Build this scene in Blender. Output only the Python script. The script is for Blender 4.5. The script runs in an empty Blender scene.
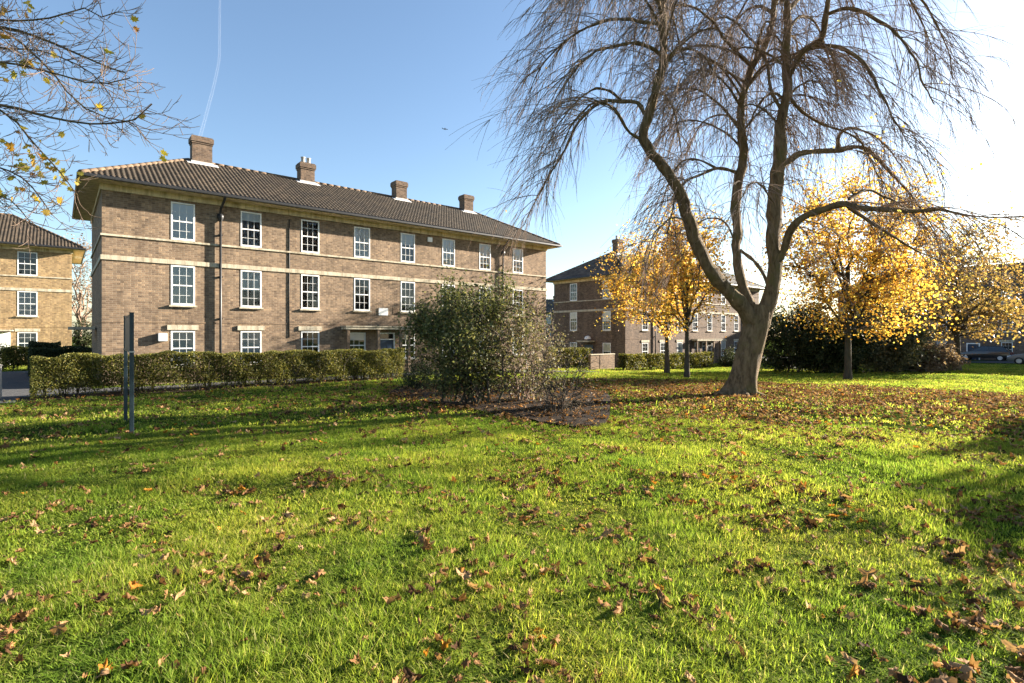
import bpy, bmesh, math, random
import numpy as np
from mathutils import Vector, Matrix

SC = bpy.context.scene
COL = SC.collection
R = math.radians
rng = np.random.default_rng(7)
random.seed(7)
PI = math.pi

# ------------------------------------------------------------------ camera numbers
F, CX, HY, EYE = 536.0, 512.0, 334.5, 1.65
D1 = np.array([.764, .645]); D2 = np.array([-.645, .764])
SUN_AZ, SUN_EL = 64.0, 16.5

def sm(t):
    t = np.clip(t, 0, 1); return t * t * (3 - 2 * t)

def terr(x, y):
    x = np.asarray(x, float); y = np.asarray(y, float)
    p = .764 * x + .645 * y; q = -.645 * x + .764 * y
    z = -.35 * sm((q - 2) / 22) - .84 * sm((p - 12) / 28)
    z = z + .022 * np.sin(x * 1.3 + .7 * np.sin(y * .9)) * np.sin(y * 1.1 + .5 * np.sin(x * .7))
    z = z + .010 * np.sin(x * 3.1 + y * 1.7) * np.sin(y * 2.9 - x * .8)
    return z

def P(px, py, Y):
    return np.array([(px - CX) / F * Y, Y, EYE + (HY - py) / F * Y])

def ground_at(px, py):
    lo, hi = 1.0, 300.0
    for _ in range(50):
        m = (lo + hi) / 2
        w = P(px, py, m)
        if w[2] > terr(w[0], w[1]): lo = m
        else: hi = m
    w = P(px, py, lo); return np.array([w[0], w[1], float(terr(w[0], w[1]))])

# ------------------------------------------------------------------ object helpers
def tag(o, label=None, cat=None, group=None, kind=None):
    if label: o['label'] = label
    if cat: o['category'] = cat
    if group: o['group'] = group
    if kind: o['kind'] = kind
    return o

def empty(name, loc, rz=0, **kw):
    o = bpy.data.objects.new(name, None); COL.objects.link(o)
    o.location = loc; o.rotation_euler = (0, 0, rz); o.empty_display_size = .3
    return tag(o, **kw)

def link(name, me, mats, parent=None, **kw):
    o = bpy.data.objects.new(name, me)
    COL.objects.link(o)
    if mats is not None and not me.materials:
        for m in (mats if isinstance(mats, (list, tuple)) else [mats]): me.materials.append(m)
    if parent is not None: o.parent = parent
    return tag(o, **kw)

def mesh_np(name, verts, faces, smooth=False, attrs=None, uv=None):
    """faces: (M,k) int array or list of such arrays"""
    if not isinstance(faces, list): faces = [faces]
    faces = [np.asarray(f, np.int32) for f in faces if len(f)]
    me = bpy.data.meshes.new(name)
    verts = np.asarray(verts, np.float32)
    me.vertices.add(len(verts)); me.vertices.foreach_set('co', verts.ravel())
    loops = np.concatenate([f.ravel() for f in faces])
    sizes = np.concatenate([np.full(len(f), f.shape[1], np.int32) for f in faces])
    starts = np.concatenate([[0], np.cumsum(sizes)[:-1]]).astype(np.int32)
    me.loops.add(len(loops)); me.loops.foreach_set('vertex_index', loops)
    me.polygons.add(len(sizes)); me.polygons.foreach_set('loop_start', starts)
    me.polygons.foreach_set('loop_total', sizes)
    if smooth: me.polygons.foreach_set('use_smooth', np.ones(len(sizes), bool))
    for k, v in (attrs or {}).items():
        a = me.attributes.new(k, 'FLOAT', 'POINT'); a.data.foreach_set('value', np.asarray(v, np.float32))
    me.update(calc_edges=True); me.validate()
    return me

class MB:
    """collects boxes / quads / tubes with metre UVs, builds ONE mesh"""
    def __init__(s): s.v = []; s.f = []; s.uv = []; s.sm = []
    def quad(s, a, b, c, d, uv=None):
        i = len(s.v); s.v += [tuple(a), tuple(b), tuple(c), tuple(d)]
        s.f.append((i, i + 1, i + 2, i + 3)); s.uv.append(uv); s.sm.append(False)
    def poly(s, pts):
        i = len(s.v); s.v += [tuple(p) for p in pts]; s.f.append(tuple(range(i, i + len(pts)))); s.uv.append(None); s.sm.append(False)
    def box(s, x0, x1, y0, y1, z0, z1):
        i = len(s.v)
        s.v += [(x, y, z) for z in (z0, z1) for (x, y) in ((x0, y0), (x1, y0), (x1, y1), (x0, y1))]
        for f in ((3, 2, 1, 0), (4, 5, 6, 7), (0, 1, 5, 4), (1, 2, 6, 5), (2, 3, 7, 6), (3, 0, 4, 7)):
            s.f.append(tuple(i + k for k in f)); s.uv.append('box'); s.sm.append(False)
        return s
    def tube(s, pts, rad, n=8, cap=True):
        V, Q = tube_np(np.asarray(pts, float), np.asarray(rad, float) * np.ones(len(pts)), n)
        i = len(s.v); s.v += [tuple(p) for p in V]
        for q in Q: s.f.append(tuple(int(k) + i for k in q)); s.uv.append(None); s.sm.append(True)
        if cap:
            s.f.append(tuple(i + k for k in range(n))[::-1]); s.uv.append(None); s.sm.append(False)
            e = i + (len(pts) - 1) * n
            s.f.append(tuple(e + k for k in range(n))); s.uv.append(None); s.sm.append(False)
        return s
    def lathe(s, c, prof, n=12):
        i = len(s.v)
        for (r, z) in prof:
            for k in range(n):
                a = 2 * PI * k / n; s.v.append((c[0] + r * math.cos(a), c[1] + r * math.sin(a), c[2] + z))
        for j in range(len(prof) - 1):
            for k in range(n):
                a, b = i + j * n + k, i + j * n + (k + 1) % n
                s.f.append((a, b, b + n, a + n)); s.uv.append(None); s.sm.append(True)
        return s
    def build(s, name, mat, parent=None, bevel=0, **kw):
        me = bpy.data.meshes.new(name); me.from_pydata(s.v, [], s.f)
        uvl = me.uv_layers.new(name='UVMap')
        for p, u, smo in zip(me.polygons, s.uv, s.sm):
            p.use_smooth = smo
            if isinstance(u, list):
                for li, c in zip(p.loop_indices, u): uvl.data[li].uv = c
            else:
                n = p.normal
                for li in p.loop_indices:
                    co = me.vertices[me.loops[li].vertex_index].co
                    if abs(n.z) > .8: uvl.data[li].uv = (co.x, co.y)
                    elif abs(n.y) > abs(n.x): uvl.data[li].uv = (co.x, co.z)
                    else: uvl.data[li].uv = (co.y, co.z)
        me.update()
        o = link(name, me, mat, parent, **kw)
        if bevel:
            b = o.modifiers.new('bevel', 'BEVEL'); b.width = bevel; b.segments = 2; b.limit_method = 'ANGLE'
        return o

def tube_np(pts, rad, n):
    m = len(pts)
    t = np.gradient(pts, axis=0); t /= np.linalg.norm(t, axis=1, keepdims=True) + 1e-9
    mean = t.mean(0)
    ref = np.array([0, 0, 1.0]) if abs(mean[2]) < .7 * np.linalg.norm(mean) + 1e-6 else np.array([1.0, 0, 0])
    u = np.cross(t, ref); u /= np.linalg.norm(u, axis=1, keepdims=True) + 1e-9
    w = np.cross(t, u)
    a = np.arange(n) * 2 * PI / n
    V = pts[:, None, :] + rad[:, None, None] * (np.cos(a)[None, :, None] * u[:, None, :] + np.sin(a)[None, :, None] * w[:, None, :])
    i = np.arange(m - 1)[:, None] * n; k = np.arange(n)[None, :]; k2 = (k + 1) % n
    Q = np.stack([i + k, i + k2, i + n + k2, i + n + k], -1).reshape(-1, 4)
    return V.reshape(-1, 3), Q

def tubes_mesh(name, paths, n=4):
    """paths: list of (pts, radii)"""
    VV, QQ, off = [], [], 0
    for pts, rad in paths:
        V, Q = tube_np(pts, rad, n)
        VV.append(V); QQ.append(Q + off); off += len(V)
    return mesh_np(name, np.concatenate(VV), np.concatenate(QQ), smooth=True)

def resample(pts, n):
    pts = np.asarray(pts, float)
    # Catmull-Rom through the points
    k = len(pts)
    ext = np.vstack([2 * pts[0] - pts[1], pts, 2 * pts[-1] - pts[-2]])
    d = np.concatenate([[0], np.cumsum(np.linalg.norm(np.diff(pts, axis=0), axis=1))])
    s = np.linspace(0, d[-1], n); idx = np.clip(np.searchsorted(d, s, side='right') - 1, 0, k - 2)
    t = ((s - d[idx]) / (d[idx + 1] - d[idx] + 1e-9))[:, None]
    p0, p1, p2, p3 = ext[idx], ext[idx + 1], ext[idx + 2], ext[idx + 3]
    return .5 * ((2 * p1) + (-p0 + p2) * t + (2 * p0 - 5 * p1 + 4 * p2 - p3) * t ** 2 + (-p0 + 3 * p1 - 3 * p2 + p3) * t ** 3)

def rot_rand(n, rg, tilt=None):
    """n random rotation matrices; tilt limits lean from upright (radians)"""
    yaw = rg.uniform(0, 2 * PI, n)
    if tilt is None:
        q = rg.normal(size=(n, 4)); q /= np.linalg.norm(q, axis=1, keepdims=True)
        w, x, y, z = q.T
        M = np.stack([1 - 2 * (y * y + z * z), 2 * (x * y - z * w), 2 * (x * z + y * w),
                      2 * (x * y + z * w), 1 - 2 * (x * x + z * z), 2 * (y * z - x * w),
                      2 * (x * z - y * w), 2 * (y * z + x * w), 1 - 2 * (x * x + y * y)], -1).reshape(n, 3, 3)
        return M
    a = rg.normal(0, tilt, n); b = rg.normal(0, tilt, n)
    cy, sy, ca, sa, cb, sb = np.cos(yaw), np.sin(yaw), np.cos(a), np.sin(a), np.cos(b), np.sin(b)
    o, z = np.ones(n), np.zeros(n)
    Rz = np.stack([cy, -sy, z, sy, cy, z, z, z, o], -1).reshape(n, 3, 3)
    Rx = np.stack([o, z, z, z, ca, -sa, z, sa, ca], -1).reshape(n, 3, 3)
    Ry = np.stack([cb, z, sb, z, o, z, -sb, z, cb], -1).reshape(n, 3, 3)
    return Rz @ Rx @ Ry

LEAF_OVAL = (np.array([[0, 0, 0], [.28, .35, .07], [.22, .75, .05], [0, 1, -.06], [-.22, .75, .05], [-.28, .35, .07], [0, .5, 0]], float) - [0, .5, 0],
             np.array([[0, 1, 6], [1, 2, 6], [2, 3, 6], [3, 4, 6], [4, 5, 6], [5, 0, 6]]))
_mo = [(0, -.45), (.12, -.25), (.42, -.33), (.36, -.12), (.56, .06), (.33, .1), (.36, .36), (.15, .25), (0, .58),
       (-.15, .25), (-.36, .36), (-.33, .1), (-.56, .06), (-.36, -.12), (-.42, -.33), (-.12, -.25)]
def maple_template(curl=.15, sag=.1):
    v = [(x, y, curl * x * x * 2 - sag * y * y + .04 * math.sin(9 * x + 5 * y)) for x, y in _mo] + [(0, 0, .02)]
    n = len(_mo)
    return np.array(v, float), np.array([[i, (i + 1) % n, n] for i in range(n)])
LEAF_MAPLE = maple_template()
LEAF_MAPLE_LO = (np.array([[0, -.5, 0], [.5, -.1, .08], [.3, .35, 0], [0, .55, .06], [-.3, .35, 0], [-.5, -.1, .08]], float), np.array([[0, 1, 2], [0, 2, 3], [0, 3, 4], [0, 4, 5]]))

def leaves_mesh(name, pos, size, rg, template=LEAF_OVAL, tilt=None, extra=None):
    n = len(pos); tv, tf = template
    M = rot_rand(n, rg, tilt)
    V = np.einsum('nij,kj->nki', M, tv) * np.asarray(size).reshape(-1, 1, 1) + pos[:, None, :]
    k = len(tv)
    Fc = (tf[None] + (np.arange(n) * k)[:, None, None]).reshape(-1, tf.shape[1])
    rnd = np.repeat(rg.uniform(0, 1, n), k)
    at = {'rnd': rnd}
    if extra is not None: at['mixv'] = np.repeat(extra, k)
    return mesh_np(name, V.reshape(-1, 3), Fc, attrs=at)

# ------------------------------------------------------------------ materials
def new_mat(name):
    m = bpy.data.materials.new(name); m.use_nodes = True
    nt = m.node_tree; nt.nodes.clear()
    out = nt.nodes.new('ShaderNodeOutputMaterial')
    return m, nt, out

def N(nt, t, **kw):
    n = nt.nodes.new(t)
    for k, v in kw.items():
        if k.startswith('i_'): n.inputs[k[2:].replace('_', ' ')].default_value = v
        else: setattr(n, k, v)
    return n

def ramp(nt, fac, stops, interp='LINEAR'):
    r = nt.nodes.new('ShaderNodeValToRGB'); r.color_ramp.interpolation = interp
    while len(r.color_ramp.elements) < len(stops): r.color_ramp.elements.new(.5)
    for e, (p, c) in zip(r.color_ramp.elements, stops):
        e.position = p; e.color = (*c, 1)
    nt.links.new(fac, r.inputs[0]); return r.outputs[0]

def noise(nt, scale, detail=4, rough=.6, vec=None, dist=0):
    n = N(nt, 'ShaderNodeTexNoise'); n.inputs['Scale'].default_value = scale
    n.inputs['Detail'].default_value = detail; n.inputs['Roughness'].default_value = rough; n.inputs['Distortion'].default_value = dist
    if vec is not None: nt.links.new(vec, n.inputs['Vector'])
    return n.outputs[0]

def mixc(nt, fac, a, b, mode='MIX'):
    m = nt.nodes.new('ShaderNodeMix'); m.data_type = 'RGBA'; m.blend_type = mode
    for sock, v in ((m.inputs[0], fac), (m.inputs[6], a), (m.inputs[7], b)):
        if isinstance(v, (int, float)): sock.default_value = v
        elif isinstance(v, tuple): sock.default_value = (*v, 1)
        else: nt.links.new(v, sock)
    return m.outputs[2]

def bump(nt, h, strength, dist):
    b = N(nt, 'ShaderNodeBump'); b.inputs['Strength'].default_value = strength; b.inputs['Distance'].default_value = dist
    nt.links.new(h, b.inputs['Height']); return b.outputs[0]

def stone_mat(name, c1, c2):
    m, nt, out = new_mat(name); tc = N(nt, 'ShaderNodeTexCoord'); v = tc.outputs['Object']
    col = ramp(nt, noise(nt, 3, 6, .65, v), [(.3, c1), (.7, c2)])
    mp = N(nt, 'ShaderNodeMapping'); mp.inputs['Scale'].default_value = (5, 5, .4); nt.links.new(v, mp.inputs[0])
    st = ramp(nt, noise(nt, 1, 6, .75, mp.outputs[0]), [(.36, (.5, .48, .44)), (.56, (1, 1, 1))]); col = mixc(nt, .85, col, st, 'MULTIPLY')
    b = N(nt, 'ShaderNodeBsdfPrincipled'); nt.links.new(col, b.inputs['Base Color']); b.inputs['Roughness'].default_value = .88; b.inputs['Specular IOR Level'].default_value = .2
    nt.links.new(bump(nt, noise(nt, 50, 5, .6, v), .2, .02), b.inputs['Normal']); nt.links.new(b.outputs[0], out.inputs[0]); return m

def pbr(name, c1, c2, scale=6, rough=.7, bmp=.0, bscale=40, spec=.4, metal=0, coord='Object', coat=0):
    m, nt, out = new_mat(name)
    tc = N(nt, 'ShaderNodeTexCoord'); v = tc.outputs[coord]
    col = ramp(nt, noise(nt, scale, 6, .65, v), [(.3, c1), (.7, c2)])
    b = N(nt, 'ShaderNodeBsdfPrincipled'); nt.links.new(col, b.inputs['Base Color'])
    b.inputs['Roughness'].default_value = rough; b.inputs['Specular IOR Level'].default_value = spec; b.inputs['Metallic'].default_value = metal
    b.inputs['Coat Weight'].default_value = coat
    if bmp: nt.links.new(bump(nt, noise(nt, bscale, 5, .6, v), bmp, .02), b.inputs['Normal'])
    nt.links.new(b.outputs[0], out.inputs[0]); return m

def brick_mat(name, ca, cb, cc, mortar, weather=(.75, 1.1)):
    m, nt, out = new_mat(name)
    tc = N(nt, 'ShaderNodeTexCoord'); uv = tc.outputs['UV']
    br = N(nt, 'ShaderNodeTexBrick'); nt.links.new(uv, br.inputs['Vector'])
    br.inputs['Scale'].default_value = 1; br.inputs['Brick Width'].default_value = .228; br.inputs['Row Height'].default_value = .077
    br.inputs['Mortar Size'].default_value = .009; br.inputs['Mortar Smooth'].default_value = .3; br.inputs['Bias'].default_value = -.1
    br.inputs['Color1'].default_value = (*ca, 1); br.inputs['Color2'].default_value = (*cb, 1); br.inputs['Mortar'].default_value = (*mortar, 1)
    # a second brick layer with the same grid gives each brick its own third tone
    vor = N(nt, 'ShaderNodeTexWhiteNoise', noise_dimensions='2D')
    mp = N(nt, 'ShaderNodeVectorMath', operation='SNAP'); nt.links.new(uv, mp.inputs[0]); mp.inputs[1].default_value = (.114, .077, 1)
    nt.links.new(mp.outputs[0], vor.inputs['Vector'])
    dark = ramp(nt, vor.outputs['Value'], [(0, (.55, .55, .58)), (.22, (.85, .85, .86)), (.78, (1, 1, 1)), (1, (1.3, 1.26, 1.18))])
    col = mixc(nt, .8, br.outputs['Color'], dark, 'MULTIPLY')
    w = ramp(nt, noise(nt, .55, 6, .65, tc.outputs['Object'], .4), [(.28, (weather[0],) * 3), (.72, (weather[1],) * 3)])
    col = mixc(nt, 1.0, col, w, 'MULTIPLY')
    patch = ramp(nt, noise(nt, 2.2, 5, .7, tc.outputs['Object']), [(.35, (.82, .8, .78)), (.6, (1.06, 1.03, 1.0))])
    col = mixc(nt, 1.0, col, patch, 'MULTIPLY')
    mp2 = N(nt, 'ShaderNodeMapping'); mp2.inputs['Scale'].default_value = (2.2, 2.2, .22); nt.links.new(tc.outputs['Object'], mp2.inputs[0])
    streak = ramp(nt, noise(nt, 1.0, 6, .7, mp2.outputs[0]), [(.30, (.66, .65, .64)), (.52, (1, 1, 1))])
    col = mixc(nt, .8, col, streak, 'MULTIPLY')
    b = N(nt, 'ShaderNodeBsdfPrincipled'); nt.links.new(col, b.inputs['Base Color']); b.inputs['Roughness'].default_value = .9
    b.inputs['Specular IOR Level'].default_value = .2
    inv = N(nt, 'ShaderNodeMath', operation='SUBTRACT'); inv.inputs[0].default_value = 1; nt.links.new(br.outputs['Fac'], inv.inputs[1])
    add = N(nt, 'ShaderNodeMath', operation='MULTIPLY_ADD'); nt.links.new(vor.outputs['Value'], add.inputs[0]); add.inputs[1].default_value = .35; nt.links.new(inv.outputs[0], add.inputs[2])
    nt.links.new(bump(nt, add.outputs[0], .5, .008), b.inputs['Normal'])
    nt.links.new(b.outputs[0], out.inputs[0]); return m

def leaf_mat(name, stops, trans=.45, rough=.5, spec=.3, tint=1.2, attr='rnd', instancer=False, patch=None):
    m, nt, out = new_mat(name)
    if instancer:
        oi = N(nt, 'ShaderNodeObjectInfo'); fac = oi.outputs['Random']
    else:
        a = N(nt, 'ShaderNodeAttribute'); a.attribute_name = attr; fac = a.outputs['Fac']
    col = ramp(nt, fac, stops)
    if patch:
        geo = N(nt, 'ShaderNodeNewGeometry')
        pf = ramp(nt, noise(nt, patch[0], 4, .6, geo.outputs['Position']), [(.38, patch[1]), (.62, patch[2])])
        col = mixc(nt, 1.0, col, pf, 'MULTIPLY')
    b = N(nt, 'ShaderNodeBsdfPrincipled'); nt.links.new(col, b.inputs['Base Color']); b.inputs['Roughness'].default_value = rough
    b.inputs['Specular IOR Level'].default_value = spec
    t = N(nt, 'ShaderNodeBsdfTranslucent')
    tcol = mixc(nt, 1.0, col, (tint * 1.0, tint * .95, tint * .6), 'MULTIPLY'); nt.links.new(tcol, t.inputs['Color'])
    mx = N(nt, 'ShaderNodeMixShader'); mx.inputs[0].default_value = trans
    nt.links.new(b.outputs[0], mx.inputs[1]); nt.links.new(t.outputs[0], mx.inputs[2]); nt.links.new(mx.outputs[0], out.inputs[0])
    return m

M = {}
M['brick'] = brick_mat('brown_brick', (.285, .205, .137), (.185, .13, .091), None, (.305, .255, .19))
M['brick_yellow'] = brick_mat('yellow_brick', (.40, .285, .145), (.31, .21, .11), None, (.35, .29, .205))
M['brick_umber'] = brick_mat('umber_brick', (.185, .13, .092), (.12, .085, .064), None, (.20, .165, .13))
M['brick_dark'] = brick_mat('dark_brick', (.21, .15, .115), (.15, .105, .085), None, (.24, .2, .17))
M['stone'] = stone_mat('cream_stone', (.42, .36, .26), (.58, .52, .40))
M['soffit'] = stone_mat('cream_soffit', (.55, .46, .29), (.70, .60, .41))
M['white'] = pbr('white_gloss_paint', (.74, .74, .72), (.82, .82, .80), 5, .4)
M['gutter'] = pbr('black_gutter_paint', (.012, .012, .013), (.03, .03, .03), 8, .45)
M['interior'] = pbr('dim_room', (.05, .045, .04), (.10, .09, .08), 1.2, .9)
M['blind'] = pbr('pale_blind', (.82, .84, .86), (.88, .89, .90), 2, .9)
M['curtain'] = pbr('cream_curtain', (.70, .73, .74), (.82, .83, .82), 3, .9)
M['door_blue'] = pbr('navy_door_paint', (.012, .03, .06), (.02, .045, .085), 4, .35)
M['lead'] = pbr('grey_lead_flashing', (.42, .40, .38), (.62, .60, .57), 4, .7)
M['clay'] = pbr('orange_clay', (.075, .05, .032), (.16, .105, .062), 7, .9)
M['concrete'] = pbr('pale_concrete', (.32, .30, .27), (.48, .45, .40), 4, .9, .2, 50)
M['asphalt'] = pbr('asphalt', (.035, .035, .037), (.07, .068, .066), 9, .9, .5, 160)
M['sign_paint'] = pbr('teal_blue_sign_paint', (.010, .022, .03), (.018, .036, .045), 9, .45)
M['sign_board'] = pbr('dark_sign_board', (.018, .03, .04), (.03, .05, .06), 9, .5)

def make_glass():
    m, nt, out = new_mat('window_glass')
    tr = N(nt, 'ShaderNodeBsdfTransparent'); tr.inputs[0].default_value = (.94, .96, .96, 1)
    gl = N(nt, 'ShaderNodeBsdfGlossy'); gl.inputs['Roughness'].default_value = .015; gl.inputs['Color'].default_value = (.95, .97, 1, 1)
    tc = N(nt, 'ShaderNodeTexCoord')
    nrm = bump(nt, noise(nt, 1.6, 2, .5, tc.outputs['Object']), .08, .02); nt.links.new(nrm, gl.inputs['Normal'])
    fr = N(nt, 'ShaderNodeFresnel'); fr.inputs[0].default_value = 1.65
    mx = N(nt, 'ShaderNodeMixShader'); nt.links.new(fr.outputs[0], mx.inputs[0]); nt.links.new(tr.outputs[0], mx.inputs[1]); nt.links.new(gl.outputs[0], mx.inputs[2])
    nt.links.new(mx.outputs[0], out.inputs[0]); return m
M['glass'] = make_glass()

def tile_mat(name, a, b, c):
    m, nt, out = new_mat(name)
    tc = N(nt, 'ShaderNodeTexCoord'); v = tc.outputs['Object']
    base = ramp(nt, noise(nt, 2.5, 6, .7, v), [(.3, a), (.65, b)])
    wn = N(nt, 'ShaderNodeTexWhiteNoise', noise_dimensions='3D')
    sn = N(nt, 'ShaderNodeVectorMath', operation='SNAP'); nt.links.new(v, sn.inputs[0]); sn.inputs[1].default_value = (.18, .29, 5)
    nt.links.new(sn.outputs[0], wn.inputs['Vector'])
    per = ramp(nt, wn.outputs['Value'], [(0, (.7, .7, .7)), (1, (1.3, 1.25, 1.2))])
    col = mixc(nt, 1, base, per, 'MULTIPLY')
    big = ramp(nt, noise(nt, .6, 6, .7, v, .5), [(.3, (.62, .62, .62)), (.7, (1.35, 1.28, 1.15))]); col = mixc(nt, 1, col, big, 'MULTIPLY')
    moss = ramp(nt, noise(nt, 9, 5, .7, v), [(.58, (0, 0, 0)), (.72, (1, 1, 1))])
    col = mixc(nt, moss, col, c)
    bs = N(nt, 'ShaderNodeBsdfPrincipled'); nt.links.new(col, bs.inputs['Base Color']); bs.inputs['Roughness'].default_value = .75
    bs.inputs['Specular IOR Level'].default_value = .3
    nt.links.new(bump(nt, noise(nt, 60, 4, .6, v), .3, .01), bs.inputs['Normal'])
    nt.links.new(bs.outputs[0], out.inputs[0]); return m
M['tile'] = tile_mat('brown_pantile', (.032, .025, .019), (.06, .047, .035), (.085, .075, .048))
M['slate'] = tile_mat('grey_tile', (.055, .055, .06), (.09, .088, .09), (.12, .11, .09))

def bark(name, a, b, c, zs=.25, scale=9, bstr=.8):
    m, nt, out = new_mat(name)
    tc = N(nt, 'ShaderNodeTexCoord')
    mp = N(nt, 'ShaderNodeMapping'); mp.inputs['Scale'].default_value = (1, 1, zs); nt.links.new(tc.outputs['Object'], mp.inputs[0])
    n1 = noise(nt, scale, 8, .7, mp.outputs[0], .3)
    col = ramp(nt, n1, [(.3, a), (.6, b)])
    ms = ramp(nt, noise(nt, 1.7, 5, .7, tc.outputs['Object']), [(.5, (0, 0, 0)), (.68, (1, 1, 1))])
    col = mixc(nt, ms, col, c)
    bs = N(nt, 'ShaderNodeBsdfPrincipled'); nt.links.new(col, bs.inputs['Base Color']); bs.inputs['Roughness'].default_value = .9; bs.inputs['Specular IOR Level'].default_value = .15
    nt.links.new(bump(nt, noise(nt, scale * 2, 9, .75, mp.outputs[0], .6), bstr, .06), bs.inputs['Normal'])
    nt.links.new(bs.outputs[0], out.inputs[0]); return m
M['bark'] = bark('grey_brown_bark', (.045, .029, .016), (.235, .162, .092), (.14, .115, .045), .28, 10, 1.0)
M['twig'] = bark('reddish_twig_bark', (.14, .095, .068), (.28, .20, .15), (.19, .135, .09), 1, 5, .2)
M['bark_dark'] = bark('dark_bark', (.04, .032, .024), (.10, .08, .06), (.07, .065, .035))
M['leaf_yellow'] = leaf_mat('yellow_autumn_leaf', [(0, (.30, .14, .035)), (.25, (.52, .29, .055)), (.6, (.64, .43, .08)), (.88, (.62, .48, .13)), (1, (.40, .38, .13))], .58, tint=1.25, patch=(.7, (.95, .88, .9), (1.12, 1.1, 1.0)))
M['leaf_dull'] = leaf_mat('dull_ochre_leaf', [(0, (.22, .13, .06)), (.35, (.36, .23, .08)), (.7, (.46, .33, .11)), (1, (.32, .28, .11))], .45, tint=1.1)
M['leaf_green'] = leaf_mat('evergreen_leaf', [(0, (.05, .060, .024)), (.45, (.11, .125, .048)), (.8, (.17, .175, .072)), (1, (.26, .245, .13))], .4, .55, .15)
M['leaf_grey'] = leaf_mat('grey_green_leaf', [(0, (.07, .07, .035)), (.5, (.13, .125, .065)), (1, (.24, .20, .12))], .35, .55, .3)
M['leaf_darkgreen'] = leaf_mat('dark_evergreen_leaf', [(0, (.018, .028, .013)), (.6, (.042, .056, .024)), (1, (.08, .085, .04))], .25, .6, .15)
M['leaf_hedge'] = leaf_mat('hedge_leaf', [(0, (.06, .045, .022)), (.25, (.065, .075, .022)), (.6, (.125, .135, .032)), (.88, (.22, .20, .055)), (1, (.34, .28, .08))], .35, .55, .2, patch=(1.3, (.74, .74, .64), (1.15, 1.16, 1.0)))
M['leaf_brown'] = leaf_mat('brown_dry_leaf', [(0, (.14, .09, .06)), (.5, (.24, .17, .12)), (1, (.33, .25, .18))], .3, .7, .2)
M['grass'] = leaf_mat('grass_blade', [(0, (.095, .14, .020)), (.35, (.18, .25, .034)), (.75, (.265, .34, .048)), (.92, (.36, .37, .08)), (1, (.46, .40, .19))], .52, .75, .04, 1.4, patch=(.55, (.70, .82, .75), (1.25, 1.1, 1.15)))
M['litter'] = leaf_mat('fallen_leaf', [(0, (.05, .028, .015)), (.2, (.12, .06, .027)), (.45, (.22, .115, .05)), (.70, (.31, .18, .085)), (.90, (.40, .26, .14)), (.965, (.36, .14, .025)), (1, (.48, .22, .03))], .28, .8, .06, 1.1, instancer=True)

def ground_mat():
    m, nt, out = new_mat('lawn_turf')
    tc = N(nt, 'ShaderNodeTexCoord'); v = tc.outputs['Object']
    a = ramp(nt, noise(nt, 14, 8, .75, v), [(.3, (.025, .028, .010)), (.5, (.05, .075, .014)), (.7, (.085, .13, .022))])
    soil = ramp(nt, noise(nt, .7, 6, .7, v), [(.55, (0, 0, 0)), (.75, (.6, .6, .6))])
    col = mixc(nt, soil, a, (.06, .042, .026))
    b = N(nt, 'ShaderNodeBsdfPrincipled'); nt.links.new(col, b.inputs['Base Color']); b.inputs['Roughness'].default_value = 1; b.inputs['Specular IOR Level'].default_value = 0
    nt.links.new(bump(nt, noise(nt, 40, 6, .7, v), 1, .05), b.inputs['Normal'])
    nt.links.new(b.outputs[0], out.inputs[0]); return m
M['lawn'] = ground_mat()
M['soil'] = pbr('damp_soil', (.016, .011, .008), (.05, .034, .022), 5, .95, 1, 30, .1)

# ------------------------------------------------------------------ polygons on the ground
def gpoly(pix): return np.array([ground_at(a, b)[:2] for a, b in pix])
def smooth_poly(poly, n=90):
    q = resample(np.vstack([poly, poly[:1]]), n + 1)[:-1] if poly.shape[1] == 2 else poly
    return q
def inpoly(x, y, poly):
    c = np.zeros(x.shape, bool); j = len(poly) - 1
    for i in range(len(poly)):
        xi, yi = poly[i]; xj, yj = poly[j]
        c ^= ((yi > y) != (yj > y)) & (x < (xj - xi) * (y - yi) / (yj - yi + 1e-12) + xi); j = i
    return c
def pq(p, q): return np.array([.764 * p - .645 * q, .645 * p + .764 * q])
def resamp2(poly, n):
    p3 = np.c_[poly, np.zeros(len(poly))]; return resample(np.vstack([p3, p3[:1]]), n + 1)[:-1, :2]

def sheet(name, poly, mat, lift, step=.5, jitter=0, **kw):
    """triangulated patch following the terrain"""
    bm = bmesh.new()
    vs = [bm.verts.new((x, y, 0)) for x, y in poly]
    bm.faces.new(vs)
    lo, hi = poly.min(0), poly.max(0)
    for ax in (0, 1):
        for c in np.arange(lo[ax] + step, hi[ax], step):
            co = [0, 0, 0]; no = [0, 0, 0]; co[ax] = c; no[ax] = 1
            bmesh.ops.bisect_plane(bm, geom=bm.verts[:] + bm.edges[:] + bm.faces[:], plane_co=co, plane_no=no)
    for v in bm.verts: v.co.z = float(terr(v.co.x, v.co.y)) + lift + random.uniform(0, jitter)
    me = bpy.data.meshes.new(name); bm.to_mesh(me); bm.free()
    return link(name, me, mat, kind='structure', **kw)

# lawn: one sheet, finer near the camera
def axis(a, b, near0, near1, fine, coarse):
    l = [*np.arange(a, near0, coarse), *np.arange(near0, near1, fine), *np.arange(near1, b + .1, coarse)]
    return np.array(l)
gx = axis(-400, 400, -30, 45, .4, 12); gy = axis(-60, 600, 0, 70, .4, 12)
GX, GY = np.meshgrid(gx, gy)
nx, ny = len(gx), len(gy)
ii = (np.arange(ny - 1)[:, None] * nx + np.arange(nx - 1)[None]).ravel()
me = mesh_np('lawn', np.stack([GX, GY, terr(GX, GY)], -1).reshape(-1, 3), np.stack([ii, ii + 1, ii + nx + 1, ii + nx], -1), smooth=True)
link('lawn', me, M['lawn'], kind='structure')

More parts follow.
